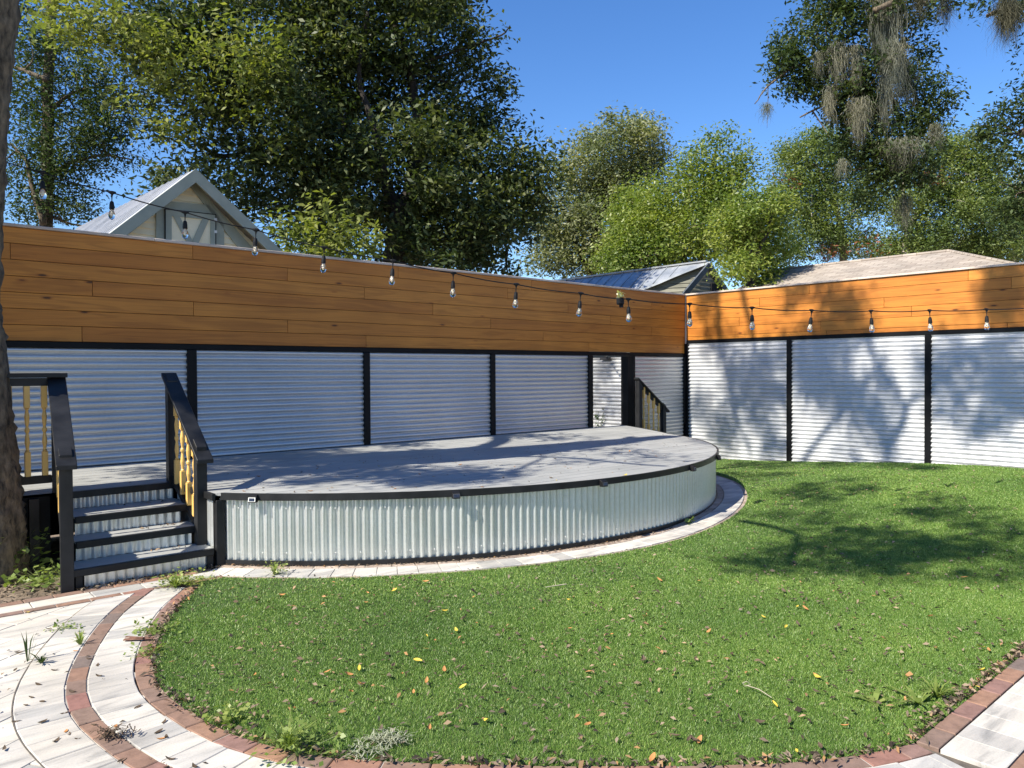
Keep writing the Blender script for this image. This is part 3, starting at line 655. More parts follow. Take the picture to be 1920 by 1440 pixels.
# level railing running left from the left steps
t = thing('level_railing', (.3, 7.40, ZS), 'level black railing with yellow balusters behind the leaning tree trunk', 'railing', 'railings of the stage steps')
b = MB(); b.box((-2.6, 7.335, 1.568), (1.50, 7.465, 1.606), .004); b.obj('handrail', M['blackrail'], t)
b = MB(); b.box((-2.6, 7.38, 1.50), (1.38, 7.42, 1.566)); b.obj('top_rail', M['blackrail'], t)
b = MB(); b.box((-2.6, 7.375, .685), (1.38, 7.425, .75), .003); b.obj('bottom_rail', M['blackrail'], t)
bmz = bal_mesh(.75); first = None
for k in range(20):
    x = 1.335 - .125 * k
    if first is None: o = link('baluster', bmz, None, t); first = o
    else: o = first.copy(); COL.objects.link(o)
    o.matrix_parent_inverse = first.matrix_parent_inverse; o.location = (x, 7.40, .75)

# ------------------------------------------------------------------ string light
NODES = [(-55, 280), (79, 323), (210, 361), (347, 398), (480, 431), (608, 464), (737, 489), (850, 512), (968, 533), (1089, 550), (1178, 561), (1293, 570), (1410, 577), (1522, 582), (1633, 583), (1743, 582), (1850, 580), (1960, 574), (2080, 566)]
def sdep(u): return 6.25 + (u - 79) / 1820 * 2.0
NP = [at(u, v, sdep(u)) for u, v in NODES]
sl = thing('string_light', NP[8], 'black string light cable with clear bulbs hanging across the yard above the stage', 'string light')
path = []
for a, c in zip(NP[:-1], NP[1:]):
    for k in range(6):
        f = k / 6; p = a * (1 - f) + c * f; p = p.copy(); p[2] -= .012 * math.sin(PI * f); path.append(p)
path.append(NP[-1]); path.insert(0, np.array([.80, 6.93, 3.45])) if False else None
b = MB(); b.tube(path, .0055, 6); b.obj('cable', M['socket'], sl, smooth=True)
mb = MB(); mb.tube([(-.03, 0, .003), (-.012, 0, 0), (.012, 0, 0), (.03, 0, .003)], [.007, .014, .014, .007], 8); mb.tube([(0, 0, -.006), (0, 0, -.035), (0, 0, -.075)], [.012, .005, .0035], 8); mb.tube([(0, 0, -.070), (0, 0, -.078), (0, 0, -.105), (0, 0, -.135), (0, 0, -.14)], [.006, .015, .019, .020, .018], 12)
me_s = bpy.data.meshes.new('socket'); me_s.from_pydata(mb.v, [], mb.f); me_s.materials.append(M['socket'])
mb = MB(); mb.lathe([(.013, -.140), (.015, -.148), (.022, -.165), (.0265, -.185), (.026, -.20), (.020, -.215), (.009, -.224), (.001, -.226)], 14)
me_b = bpy.data.meshes.new('bulb'); me_b.from_pydata(mb.v, [], mb.f); me_b.polygons.foreach_set('use_smooth', [True] * len(me_b.polygons)); me_b.materials.append(M['bulb'])
mb = MB(); mb.lathe([(.002, -.142), (.008, -.15), (.011, -.165), (.009, -.185), (.003, -.195)], 8)
me_f = bpy.data.meshes.new('filament'); me_f.from_pydata(mb.v, [], mb.f); me_f.materials.append(M['filament'])
for i, p in enumerate(NP[1:-1]):
    s_ = bpy.data.objects.new('socket', me_s); COL.objects.link(s_); attach(s_, sl); s_.location = tuple(p); s_.rotation_euler = (rnd.uniform(-.10, .10), rnd.uniform(-.10, .10), -.3 + rnd.uniform(-.2, .2))
    for nm, me in (('bulb', me_b), ('filament', me_f)):
        q = bpy.data.objects.new(nm, me); COL.objects.link(q); q.parent = s_
p = at(1163, 557, sdep(1163)); t = thing('cable_clip', p, 'small black clip with a pale leafy scrap caught on the string light cable', 'clip')
b = MB(); b.box(p + np.array([-.04, -.025, -.075]), p + np.array([.04, .025, -.005]), .012); b.box(p + np.array([.0, -.02, -.10]), p + np.array([.03, .02, -.07]), .006); b.obj('housing', M['socket'], t)
V = []
for k in range(14):
    c = p + np.array([rnd.uniform(-.045, .045), rnd.uniform(-.04, .02), rnd.uniform(-.015, .045)]); a = R.normal(size=3) * .028; n_ = R.normal(size=3) * .016
    V += [c - a, c + n_, c + a, c - n_]
quads('leaf_scrap', V, mat_leaf('pale_scrap', [(.5, .5, .42), (.55, .52, .2), (.62, .62, .56)], trans=.2), t)

# ------------------------------------------------------------------ trees
def leaf_quads(C, size, rng, updir=.45, droop=.35, aspect=.42, jit=.35):
    n = len(C); L = size * rng.uniform(1 - jit, 1 + jit, n)
    a = rng.normal(size=(n, 3)); a[:, 2] = a[:, 2] * .55 - droop; a /= np.linalg.norm(a, axis=1)[:, None]
    nr = rng.normal(size=(n, 3)); nr[:, 2] = np.abs(nr[:, 2]) + updir; s = np.cross(a, nr); s /= np.linalg.norm(s, axis=1)[:, None]
    nn = np.cross(s, a); w = (L * aspect)[:, None]; l = L[:, None]
    V = np.empty((n, 4, 3)); V[:, 0] = C; V[:, 1] = C + a * l * .45 + s * w * .5 + nn * l * .06; V[:, 2] = C + a * l; V[:, 3] = C + a * l * .45 - s * w * .5 + nn * l * .06
    return V
def crown_pts(blobs, nleaf, clump, rng, per=55, flat=.7, irregular=True):
    """clumps of leaves spread through the outer part of each blob's volume"""
    wts = np.array([b[2] if len(b) > 2 else np.prod(b[1]) ** (2 / 3) for b in blobs], float); wts /= wts.sum(); out = []
    for (b_, w) in zip(blobs, wts):
        c = np.array(b_[0]); r = np.array(b_[1]); k = max(3, int(nleaf * w / per))
        d = rng.normal(size=(k, 3)); d /= np.linalg.norm(d, axis=1)[:, None]; rad = rng.uniform(.25, 1.0, k) ** .5 * rng.uniform(.85, 1.12, k)
        if irregular:
            rm = float(np.mean(r)); K = rng.normal(size=(6, 3)) * 2.6; ph = rng.uniform(0, 6.28, 6)
            f1 = np.sin(d @ K[:3].T + ph[:3]).sum(1) / 3; rad = rad * (1 + .42 * f1)
            cc = c + d * rad[:, None] * r
            f2 = np.sin((cc - c) / rm @ (K[3:] * 1.5).T + ph[3:]).sum(1); keep = f2 > -1.45; cc = cc[keep]; k = len(cc)
        else: cc = c + d * rad[:, None] * r
        num = rng.integers(int(per * .4), int(per * 1.6), k)
        idx = np.repeat(np.arange(k), num); sg = clump * rng.uniform(.6, 1.4, k)[idx]
        off = rng.normal(size=(len(idx), 3)); nr_ = np.linalg.norm(off, axis=1); off = off / nr_[:, None] * (np.minimum(nr_, 2.3) ** .85)[:, None] * sg[:, None]; off[:, 2] *= flat
        out.append(cc[idx] + off)
    return np.concatenate(out)
def PB(u, v, dep, ru, rv=None, rd=None, w=None):
    s = dep / F; rv = rv or ru; rd = rd or (ru + rv) / 2
    b = [at(u, v, dep), ((ru + rd) / 2 * s, (ru + rd) / 2 * s, rv * s)]
    if w: b.append(w)
    return tuple(b)
def limb(b, pts, r0, r1, rng, seg=8, wob=.12):
    P = np.array(pts, float); n = max(8, len(P) * 4); t0 = np.linspace(0, 1, len(P)); t = np.linspace(0, 1, n)
    Q = np.c_[[np.interp(t, t0, P[:, k]) for k in range(3)]].T
    for _ in range(2): Q[1:-1] = (Q[:-2] + 2 * Q[1:-1] + Q[2:]) / 4
    Q[1:-1] += rng.normal(size=(n - 2, 3)) * min(r0, .25) * .10
    b.tube(Q, list(r0 + (r1 - r0) * t ** .8), seg, True, wob, rnd)
    return Q
def twigs(b, C, start, rng, k, r=.012):
    for _ in range(k):
        c = C[rng.integers(len(C))]; dd = np.linalg.norm(start - c, axis=1); s = start[np.argmin(dd)]
        if dd.min() < .3: continue
        m = (c + s) / 2 + rng.normal(size=3) * .12 * dd.min()
        limb(b, [s, m, c], r * 2.2, r * .5, rng, 5)
def tree(name, label, cat, base, limbs, blobs, nleaf, size, clump, lmat, bmat, seed, ntw=20, twr=.02, group=None, per=55, extra=None, droop=.35, flat=.7, sprouts=16):
    rng = np.random.default_rng(seed)
    t = thing(name, base, label, cat, group)
    tb = MB(); pts = []
    for (P, r0, r1) in limbs: pts.append(limb(tb, P, r0, r1, rng, 10 if r0 > .15 else 7))
    sp_ = []
    for _ in range(sprouts):               # shoots that break up the outline
        q = blobs[rng.integers(len(blobs))]; d = rng.normal(size=3); d[2] = abs(d[2]) * 1.1 + .1; d /= np.linalg.norm(d); r = np.array(q[1])
        k = rng.uniform(.16, .36); sp_.append((tuple(np.array(q[0]) + d * r * rng.uniform(.9, 1.25)), (r.mean() * k, r.mean() * k, r.mean() * k * rng.uniform(1.0, 1.9))))
    C = crown_pts(blobs + sp_, nleaf, clump, rng, per, flat)
    if ntw: twigs(tb, C, np.concatenate([q[len(q) // 3:] for q in pts]), rng, ntw, twr)
    tb.obj('trunk', bmat, t, smooth=True)
    quads('crown', leaf_quads(C, size, rng, droop=droop), lmat, t)
    if extra:
        for nm, bl, nl, sz, mt in extra: quads(nm, leaf_quads(crown_pts(bl, nl, clump, rng, per), sz, rng, droop=droop), mt, t)
    return t
def px(seq, dep): return [at(u, v, dep) for u, v in seq]

# big laurel behind the wall
D = 19
tree('broadleaf_tree', 'huge dark broadleaf tree with forking trunk behind the middle of the wooden wall', 'tree', at(738, 830, D),
     [(px([(735, 830), (735, 600), (738, 500), (748, 430), (757, 380)], D), .34, .25),
      (px([(752, 400), (735, 370), (715, 330), (690, 280), (645, 245), (610, 195), (585, 130), (560, 40)], D), .19, .06),
      (px([(690, 280), (640, 215), (560, 215), (510, 230)], D - .5), .13, .04),
      (px([(757, 385), (775, 335), (785, 260), (780, 190), (765, 110), (720, 0), (700, -120)], D), .20, .07),
      (px([(775, 340), (850, 338), (930, 332), (1000, 345), (1030, 380)], D + .5), .15, .03),
      (px([(720, 330), (700, 240), (670, 140), (690, 20)], D - 1), .11, .04),
      (px([(610, 195), (480, 130), (380, 60), (280, 30), (150, 20)], D - 1.5), .12, .03), (px([(900, 340), (935, 420), (950, 470)], D), .05, .015),
      (px([(645, 245), (520, 260), (420, 300), (340, 250)], D - 1), .10, .03)],
     [PB(560, 120, D, 210, 170), PB(420, 110, D - 1, 170, 130), PB(330, 180, D - 2, 100, 90), PB(330, 60, D - 2, 150, 70), PB(800, 80, D, 130, 130), PB(850, 230, D + .5, 95, 100), PB(890, 300, D, 95, 80), PB(680, 250, D + 1, 190, 130), PB(680, 80, D, 190, 120),
      PB(440, 330, D - 1.5, 140, 80), PB(560, 390, D + .5, 130, 90), PB(500, 250, D - 1, 160, 110), PB(860, 410, D + 1, 150, 90), PB(960, 370, D + .5, 75, 75), PB(880, 470, D + 1, 95, 50), PB(830, 440, D - 1, 110, 60), PB(920, 420, D - .5, 70, 60), PB(970, 330, D, 70, 60), PB(900, 490, D, 80, 30), PB(690, 440, D + 2.5, 190, 90), PB(600, -80, D, 270, 120), PB(790, -60, D, 130, 110), PB(400, 420, D, 90, 60), PB(1000, 330, D, 50, 50), PB(940, 200, D + .5, 35, 45), PB(770, 240, D - 2, 90, 60), PB(690, 320, D - 2, 70, 50), PB(830, 350, D - 1.5, 80, 40), PB(640, 390, D - 1.5, 80, 36), PB(600, 260, D - 2, 90, 60)],
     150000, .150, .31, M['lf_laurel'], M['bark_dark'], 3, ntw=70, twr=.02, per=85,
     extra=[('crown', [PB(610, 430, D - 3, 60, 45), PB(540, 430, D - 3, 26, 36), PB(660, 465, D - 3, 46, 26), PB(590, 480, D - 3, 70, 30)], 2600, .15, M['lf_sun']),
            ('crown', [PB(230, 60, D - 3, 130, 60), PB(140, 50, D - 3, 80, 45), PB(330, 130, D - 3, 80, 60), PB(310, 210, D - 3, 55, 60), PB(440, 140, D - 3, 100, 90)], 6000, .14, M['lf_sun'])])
# fine-leaved oak at the left
D = 24
tree('oak_tree', 'fine leaved dark oak with pale straight trunk behind the left wall end', 'tree', at(84, 820, D),
     [(px([(84, 820), (84, 560), (86, 420), (92, 300), (90, 180), (95, 40), (100, -60)], D), .24, .13),
      (px([(82, 420), (60, 350), (50, 300), (20, 270)], D - .5), .10, .04), (px([(88, 330), (140, 300), (200, 290), (250, 300)], D), .08, .02),
      (px([(90, 210), (140, 170), (210, 160)], D), .08, .02), (px([(90, 150), (40, 130), (0, 120)], D - 1), .09, .03), (px([(84, 400), (130, 420), (170, 425)], D), .06, .02)],
     [PB(140, 240, D, 95, 70), PB(200, 190, D, 60, 60), PB(190, 290, D, 60, 50), PB(80, 160, D, 75, 60), PB(60, 330, D, 60, 60), PB(130, 380, D, 75, 36), PB(60, 400, D, 50, 30), PB(50, 240, D, 60, 50), PB(120, 90, D, 90, 50), PB(40, 60, D, 50, 70), PB(200, 240, D, 55, 35), PB(110, 310, D, 60, 35)],
     30000, .125, .30, M['lf_oak'], M['bark'], 5, ntw=45, twr=.015, per=30)
# greyish oak beyond the shed
D = 34
tree('oak_tree', 'rounded grey green oak right of the huge dark tree, behind the shed roof', 'tree', at(1120, 760, D),
     [(px([(1120, 760), (1115, 560), (1108, 510), (1120, 440), (1140, 340)], D), .35, .12), (px([(1112, 520), (1085, 470), (1060, 400)], D), .2, .06), (px([(1115, 500), (1150, 420), (1200, 330)], D), .2, .05)],
     [PB(1160, 290, D, 85, 55), PB(1100, 330, D, 70, 60), PB(1185, 360, D, 65, 60), PB(1060, 410, D, 60, 60), PB(1130, 420, D, 90, 70), PB(1040, 480, D, 60, 40), PB(1120, 490, D, 90, 35), PB(1190, 250, D, 35, 24), PB(1110, 270, D, 22, 18), PB(1215, 300, D, 40, 36)],
     58000, .165, .42, M['lf_greyoak'], M['bark_dark'], 8, ntw=30, twr=.03, per=45)
# bright trees above the corner
D = 28
tree('bright_tree', 'bright green leafy tree with thin pale stems right behind the shed roof', 'tree', at(1290, 760, D),
     [(px([(1290, 760), (1285, 560), (1283, 470), (1285, 400), (1300, 320)], D), .13, .04), (px([(1300, 760), (1310, 560), (1316, 440), (1330, 330), (1345, 270)], D), .12, .03), (px([(1290, 560), (1265, 470), (1230, 440)], D), .06, .02), (px([(1316, 500), (1350, 460), (1400, 400)], D), .07, .02), (px([(1290, 470), (1255, 455), (1225, 475)], D - 1), .05, .02)],
     [PB(1240, 400, D, 80, 60), PB(1200, 450, D, 85, 50), PB(1310, 370, D, 80, 50), PB(1290, 460, D + 1, 110, 50), PB(1345, 275, D, 26, 24), PB(1300, 310, D, 40, 26), PB(1385, 310, D, 36, 26), PB(1160, 490, D, 70, 30), PB(1370, 370, D, 60, 45), PB(1350, 330, D, 42, 32), PB(1250, 510, D + 1, 90, 25), PB(1180, 390, D + 1, 40, 40), PB(1230, 470, D - 1, 90, 45), PB(1330, 430, D - 1, 70, 50)],
     56000, .14, .32, M['lf_bright'], M['bark'], 9, ntw=40, twr=.014, per=45)
D = 18
tree('bright_tree', 'yellow green tree with a dark shaded right side, left of the tan roof', 'tree', at(1410, 780, D),
     [(px([(1410, 780), (1410, 560), (1405, 470), (1400, 400)], D), .13, .05), (px([(1408, 500), (1440, 430), (1450, 380)], D), .07, .02)],
     [PB(1400, 400, D, 50, 45), PB(1440, 380, D, 34, 30), PB(1405, 470, D + .8, 62, 50), PB(1385, 500, D - .6, 36, 36), PB(1440, 460, D + 1, 40, 60), PB(1430, 520, D + .5, 40, 28), PB(1370, 430, D, 40, 34), PB(1460, 400, D + .5, 24, 30)],
     20000, .10, .20, M['lf_bright'], M['bark_dark'], 10, ntw=14, twr=.014, per=45)
# background trees behind the tan roof
for i, (lab, u0, D, blobs, lm, seed, nl, lims) in enumerate([
    ('green background tree with an open crown, left of the moss hung oak', 1560, 46, [(1530, 310, 70, 55), (1490, 350, 40, 60), (1560, 400, 80, 50), (1500, 440, 60, 40), (1590, 450, 60, 40), (1480, 290, 26, 22), (1530, 270, 40, 26), (1600, 340, 50, 50), (1480, 480, 50, 20)], 'lf_far', 21, 15000, [((1585, 760), (1585, 520), (1580, 440), (1560, 360), (1530, 310)), ((1580, 450), (1545, 420), (1510, 400))]),
    ('broad green background tree over the tan hip roof', 1740, 44, [(1790, 330, 70, 60), (1850, 370, 60, 60), (1800, 420, 80, 45), (1740, 440, 60, 30), (1700, 460, 60, 24), (1880, 430, 50, 50), (1760, 280, 40, 34), (1700, 380, 50, 50), (1830, 290, 40, 40), (1850, 470, 80, 24)], 'lf_far', 22, 19000, [((1700, 760), (1695, 520), (1700, 430), (1722, 395), (1760, 350)), ((1700, 430), (1690, 370), (1700, 320))]),
    ('distant low green trees at the right edge behind the wall', 1900, 52, [(1890, 470, 60, 40), (1940, 420, 50, 70), (1960, 340, 60, 60), (1640, 470, 60, 24), (1690, 480, 40, 20), (1780, 475, 70, 26)], 'lf_greyoak', 23, 12000, [((1900, 760), (1900, 520), (1905, 440), (1930, 360)),])]):
    tree('background_tree', lab, 'tree', at(u0, 760, D), [(px(l, D), .32, .08) for l in lims], [PB(a, b_, D, c, d) for a, b_, c, d in blobs], int(nl * 3.2), .18, .45, M[lm], M['bark_pale'], seed, ntw=22, twr=.03, group='trees beyond the side wall', per=40,
         extra=[('crown', [PB(1550 if i == 0 else 1640, 470, D - 1, 18, 14), PB(1470 if i == 0 else 1745, 340 if i == 0 else 335, D - 1, 9, 10)], 120, .25, M['lf_red'])] if i < 2 else None)
# moss hung oak reaching in from above
D = 21
tree('oak_tree', 'oak branches hung with grey moss, tall against the sky above the tan roof', 'tree', at(2150, 900, D + 1),
     [(px([(2150, 900), (2140, 500), (2110, 200), (2000, 20), (1860, -90), (1740, -70), (1650, -20), (1640, 100)], D + 1), .30, .09), (px([(1645, 60), (1665, 160), (1690, 240), (1690, 320)], D), .08, .03),
      (px([(1640, 100), (1600, 90), (1540, 100), (1480, 130), (1440, 160), (1415, 195)], D), .09, .012), (px([(1660, 210), (1620, 170), (1560, 190), (1500, 220)], D), .08, .02),
      (px([(1690, 330), (1720, 260), (1750, 210)], D), .09, .02), (px([(1640, 20), (1700, -10), (1740, 10)], D - 1), .09, .04), (px([(1440, 160), (1440, 210), (1438, 240)], D), .012, .004),
      (px([(1690, 340), (1640, 310), (1600, 320)], D), .05, .015)],
     [PB(1520, 90, D, 60, 55), PB(1570, 50, D, 70, 50), PB(1490, 150, D, 40, 40), PB(1600, 130, D, 75, 60), PB(1560, 180, D, 60, 35), PB(1660, 40, D, 50, 60), PB(1660, 160, D, 60, 60), PB(1710, 180, D, 40, 36), PB(1750, 200, D, 40, 40), PB(1680, 240, D, 75, 40), PB(1640, 290, D, 60, 40), PB(1700, 320, D, 60, 50), PB(1640, 350, D, 50, 34), PB(1720, 60, D, 26, 60), PB(1735, 110, D, 14, 14), PB(1560, 0, D, 90, 30), PB(1690, -30, D, 90, 40), PB(1610, 230, D, 40, 34), PB(1590, 260, D, 45, 36), PB(1740, 260, D, 36, 36), PB(1665, 300, D, 80, 44), PB(1530, 140, D, 50, 40), PB(1470, 110, D, 30, 36), PB(1750, 150, D, 22, 20), PB(1600, 200, D, 60, 40)],
     40000, .13, .21, M['lf_oak'], M['bark'], 31, ntw=70, twr=.012, per=34)
# dark oak at the right edge
D = 13
tree('oak_tree', 'dark oak with twisting limbs at the extreme right edge, hung with dark moss', 'tree', at(2010, 900, D),
     [(px([(2060, 900), (2050, 560), (2030, 400), (1990, 290), (1940, 240), (1912, 250)], D), .22, .05), (px([(2030, 400), (2060, 150), (2040, -40), (1960, -10), (1905, 15), (1850, 30)], D), .2, .03), (px([(2000, 300), (1960, 330), (1920, 360)], D), .08, .02), (px([(1960, -5), (1880, -20), (1800, -15)], D), .05, .015)],
     [PB(1890, 230, D, 45, 55), PB(1910, 310, D, 40, 50), PB(1860, 250, D, 24, 26), PB(1930, 420, D, 40, 60), PB(1960, 200, D, 60, 60), PB(1850, -2, D, 40, 26), PB(1900, 15, D, 36, 28), PB(1780, 0, D, 22, 14), PB(1990, 80, D, 70, 70), PB(1940, 360, D, 40, 50), PB(1905, 400, D, 22, 50), PB(1700, -10, D, 30, 8)],
     9500, .085, .13, M['lf_oak'], M['bark'], 33, ntw=50, twr=.008, per=30)
# moss
def moss(u, v, D, wpx, hpx, n, label, seed):
    rng = np.random.default_rng(seed); s = D / F; out = []
    top = at(u, v, D)
    for k in range(int(n * 3.2)):
        p = top + RT * rng.normal() * wpx * s * .42 + FW * rng.normal() * wpx * s * .3 + UP * rng.uniform(-.25, .1) * hpx * s
        e = abs((p - top) @ RT) / (wpx * s + 1e-6); L = hpx * s * rng.uniform(.25, 1.0) * max(.25, 1 - .55 * e)
        a = rng.uniform(0, PI); wd = np.array([math.cos(a), math.sin(a), 0]) * .0062 * D / 21; q = p.copy(); m = 5
        for i in range(m):
            nx = q + np.array([rng.normal() * .05, rng.normal() * .05, -L / m]); w2 = wd * (1 - i / m) * rng.uniform(.7, 1.3); w3 = wd * (1 - (i + 1) / m)
            out += [q - w2, q + w2, nx + w3, nx - w3]; q = nx
    o = quads('spanish_moss', np.array(out), M['moss_shaded' if D < 15 else 'moss']); tag(o, label, 'moss', 'spanish moss hanging from the oaks')
    return o
for i, (u, v, D, w, h, n, lab) in enumerate([
    (1662, -10, 20.5, 34, 190, 420, 'thickest grey moss curtain at the top of the oak, touching the upper photo edge'),
    (1680, 85, 20.3, 22, 110, 240, 'dense grey moss beard below the thick curtain in the oak'),
    (1570, 85, 20.4, 18, 90, 170, 'pale moss beard in the middle of the oak left half'),
    (1605, 90, 20.4, 12, 90, 110, 'thin moss strand between the two pale beards of the oak'),
    (1536, 100, 20.4, 9, 60, 60, 'short moss wisp in the left of the oak crown'),
    (1555, 165, 20.4, 9, 85, 70, 'long moss wisp hanging below the oak left branches'),
    (1612, 190, 20.4, 24, 90, 190, 'broad moss beard at the centre of the oak below its fork'),
    (1690, 265, 20.3, 42, 65, 260, 'wide fanned moss clump in the lower oak crown'),
    (1755, 235, 20.4, 12, 60, 90, 'small moss tuft at the right side of the oak crown'),
    (1660, 130, 20.4, 12, 140, 110, 'long narrow moss strand right of the oak fork'),
    (1700, 120, 20.6, 24, 100, 190, 'dark moss beard on the right flank of the oak'),
    (1580, 300, 20.4, 8, 50, 50, 'tiny moss wisp at the oak lower left'),
    (1697, 370, 21, 12, 70, 90, 'moss sleeve along the pale trunk fork under the oak'),
    (1682, 370, 44, 14, 70, 90, 'moss strand over the background tree trunk'),
    (1560, 455, 46, 40, 45, 160, 'grey mossy tangle low behind the tan roof'),
    (1760, 440, 44, 26, 34, 120, 'grey moss patch above the end of the tan roof'),
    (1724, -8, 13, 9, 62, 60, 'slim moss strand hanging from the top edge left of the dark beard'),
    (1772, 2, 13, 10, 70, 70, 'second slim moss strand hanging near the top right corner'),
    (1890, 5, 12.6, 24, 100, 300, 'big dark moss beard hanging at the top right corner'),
    (1437, 195, 21, 10, 40, 40, 'sparse moss wisp at the left tip of the oak branch')]):
    moss(u, v, D, w, h, n, lab, 100 + i)

# the leaning oak at the left edge, whose limbs shade the stage, the lawn and the side wall
t = thing('oak_tree', (.86, 6.93, 0), 'rough barked tree trunk leaning at the left edge in front of the level railing', 'tree')
rng = np.random.default_rng(77); tb = MB()
def rim_c(u_edge, v, dep, rad): return at(u_edge, v, dep) - RT * rad * 1.34
TRK = [rim_c(82, 1110, 6.05, .37), rim_c(66, 1075, 6.05, .32), rim_c(58, 985, 6.05, .285), rim_c(47, 900, 6.05, .275), rim_c(30, 800, 6.05, .265), rim_c(14, 640, 6.05, .255), rim_c(6, 560, 6.05, .25), rim_c(8, 420, 6.05, .245), rim_c(18, 280, 6.05, .24), rim_c(28, 140, 6.05, .235), rim_c(42, 20, 6.05, .235), rim_c(50, -120, 6.05, .23), rim_c(40, -420, 6.1, .22), rim_c(60, -900, 6.2, .20)]
RAD = [.37, .32, .285, .275, .265, .255, .25, .245, .24, .235, .235, .23, .22, .20]
# fine mesh with ridged bark
Tt = np.linspace(0, 1, len(TRK)); tt = np.linspace(0, 1, 150); P = np.array(TRK); Q = np.c_[[np.interp(tt, Tt, P[:, k]) for k in range(3)]].T
for _ in range(6): Q[1:-1] = (Q[:-2] + 2 * Q[1:-1] + Q[2:]) / 4
rr_ = np.interp(tt, Tt, RAD); sg = 44; o0 = len(tb.v); ph = rng.uniform(0, 6.28, 12)
for i in range(150):
    for k in range(sg):
        th = 2 * PI * k / sg; z = Q[i][2]
        bump_ = 1 + .045 * math.sin(9 * th + 1.5 * math.sin(2.2 * z + ph[0])) + .03 * math.sin(17 * th + 2 * math.sin(3.7 * z + ph[1])) + rng.normal() * .030 + .05 * math.sin(2 * th + z * .8)
        if i < 22: bump_ += .10 * (1 - i / 22) * math.sin(5 * th + 1)
        tb.v.append((Q[i][0] + math.cos(th) * rr_[i] * bump_, Q[i][1] + math.sin(th) * rr_[i] * bump_, Q[i][2]))
for i in range(149):
    for k in range(sg): tb.f.append((o0 + i * sg + k, o0 + i * sg + (k + 1) % sg, o0 + (i + 1) * sg + (k + 1) % sg, o0 + (i + 1) * sg + k))
tb.obj('trunk', M['bark'], t, smooth=True)
# shade-casting limbs: each passes t metres up the sun's direction from where its shade falls
def up(p, tt): return np.array(p, float) - SUN_D * tt
def dk_(u, v): return onz(u, v, ZS)
def z2(x, y): return (560 + x * .40625, 620 + y * .40625)
lb = MB(); topP = Q[-1]
L1 = [up(dk_(*z2(*q)), 7.5 + i * .25) for i, q in enumerate([(-60, 625), (150, 600), (300, 585), (500, 570), (700, 556), (850, 545), (940, 520), (975, 490)])]
L2 = [up(dk_(*z2(*q)), 8.0 + i * .2) for i, q in enumerate([(20, 652), (300, 628), (520, 612), (800, 597), (1000, 580), (1200, 558), (1400, 525), (1540, 490)])]
L3 = [up(dk_(*z2(*q)), 9) for q in [(900, 585), (1100, 580), (1300, 590), (1500, 612), (1700, 626)]]
L4 = [up(dk_(*z2(*q)), 9) for q in [(960, 660), (1040, 628), (1100, 600), (1130, 585)]]
for L_, r0, r1 in ((L1, .21, .10), (L2, .14, .06), (L3, .045, .03), (L4, .035, .02)): limb(lb, L_, r0, r1, rng, 8, .1)
def rwl(u, v): return onx(u, v, CX)
def z3(x, y): return (1240 + x * .3542, 440 + y * .3542)
for seq, tt_, r0, r1 in (([(425, 270), (445, 380), (490, 540), (505, 640)], 15.5, .055, .05), ([(300, 300), (305, 460), (312, 600), (345, 720), (372, 880), (420, 1020), (480, 1180)], 15.5, .05, .035), ([(1090, 540), (1120, 640), (1200, 770), (1290, 910), (1300, 1000), (1180, 1190)], 16, .05, .05),
                          ([(1430, 830), (1520, 720), (1640, 620), (1800, 560)], 16, .05, .03), ([(690, 1000), (650, 900), (640, 800)], 16, .04, .03), ([(1290, 910), (1430, 830)], 16, .045, .05)):
    limb(lb, [up(rwl(*z3(*q)), tt_) for q in seq], r0, r1, rng, 8, .1)
lw = [up(onz(1400 + x * .2708, 860 + y * .2708, .05), 10) for x, y in [(-60, 420), (150, 455), (350, 510), (330, 600), (270, 690)]]
limb(lb, lw, .05, .03, rng, 8, .1)
limb(lb, [topP, (topP + L1[0]) / 2 + np.array([-.3, 0, .4]), L1[0]], .19, .15, rng); limb(lb, [topP, (topP + L2[0]) / 2 + np.array([0, -.3, .5]), L2[0]], .15, .11, rng)
limb(lb, [L1[3], L3[0]], .05, .045, rng); limb(lb, [topP, topP + np.array([-.3, -.6, 2.2]), topP + np.array([-.6, -2, 4.2])], .07, .04, rng)
lb.obj('limbs', M['bark'], t, smooth=True)
blobs = []
def shade(p, tt_, r, w): blobs.append((up(p, tt_), (r, r, r * .6), w))
for x, y, r, w in [(100, 575, .45, 1.2), (300, 600, .5, 1.2), (-100, 600, .6, 1.5), (500, 665, .35, .9), (620, 680, .35, .9), (760, 690, .3, .7), (60, 690, .3, .6), (350, 540, .3, .5), (1000, 500, .35, .8), (1150, 560, .3, .5), (1350, 550, .3, .5), (1400, 520, .35, .7), (1650, 585, .25, .3), (560, 520, .25, .4), (-260, 640, .6, 1.2), (-420, 600, .5, .8), (200, 640, .4, 1.2), (420, 640, .4, 1.1), (0, 540, .45, 1.2), (180, 545, .4, .9), (540, 690, .35, .8), (700, 668, .35, .9), (860, 672, .3, .6), (-200, 560, .5, 1.2), (1250, 600, .25, .4), (1500, 560, .3, .5), (120, 600, .5, 2.2), (350, 590, .5, 2.0), (-60, 575, .5, 2.2), (-180, 610, .55, 2.2), (560, 575, .4, 1.4), (60, 545, .45, 1.4), (-350, 575, .55, 2.), (230, 665, .35, 1.2), (-80, 650, .4, 1.6), (480, 545, .3, .7), (640, 655, .4, 1.1), (860, 655, .35, .8), (930, 560, .3, .7), (1200, 500, .4, .9), (-560, 600, .6, 1.4), (-480, 650, .5, 1.2)]: shade(dk_(*z2(x, y)), 8.5 + rng.uniform(-.6, .6), r, w)
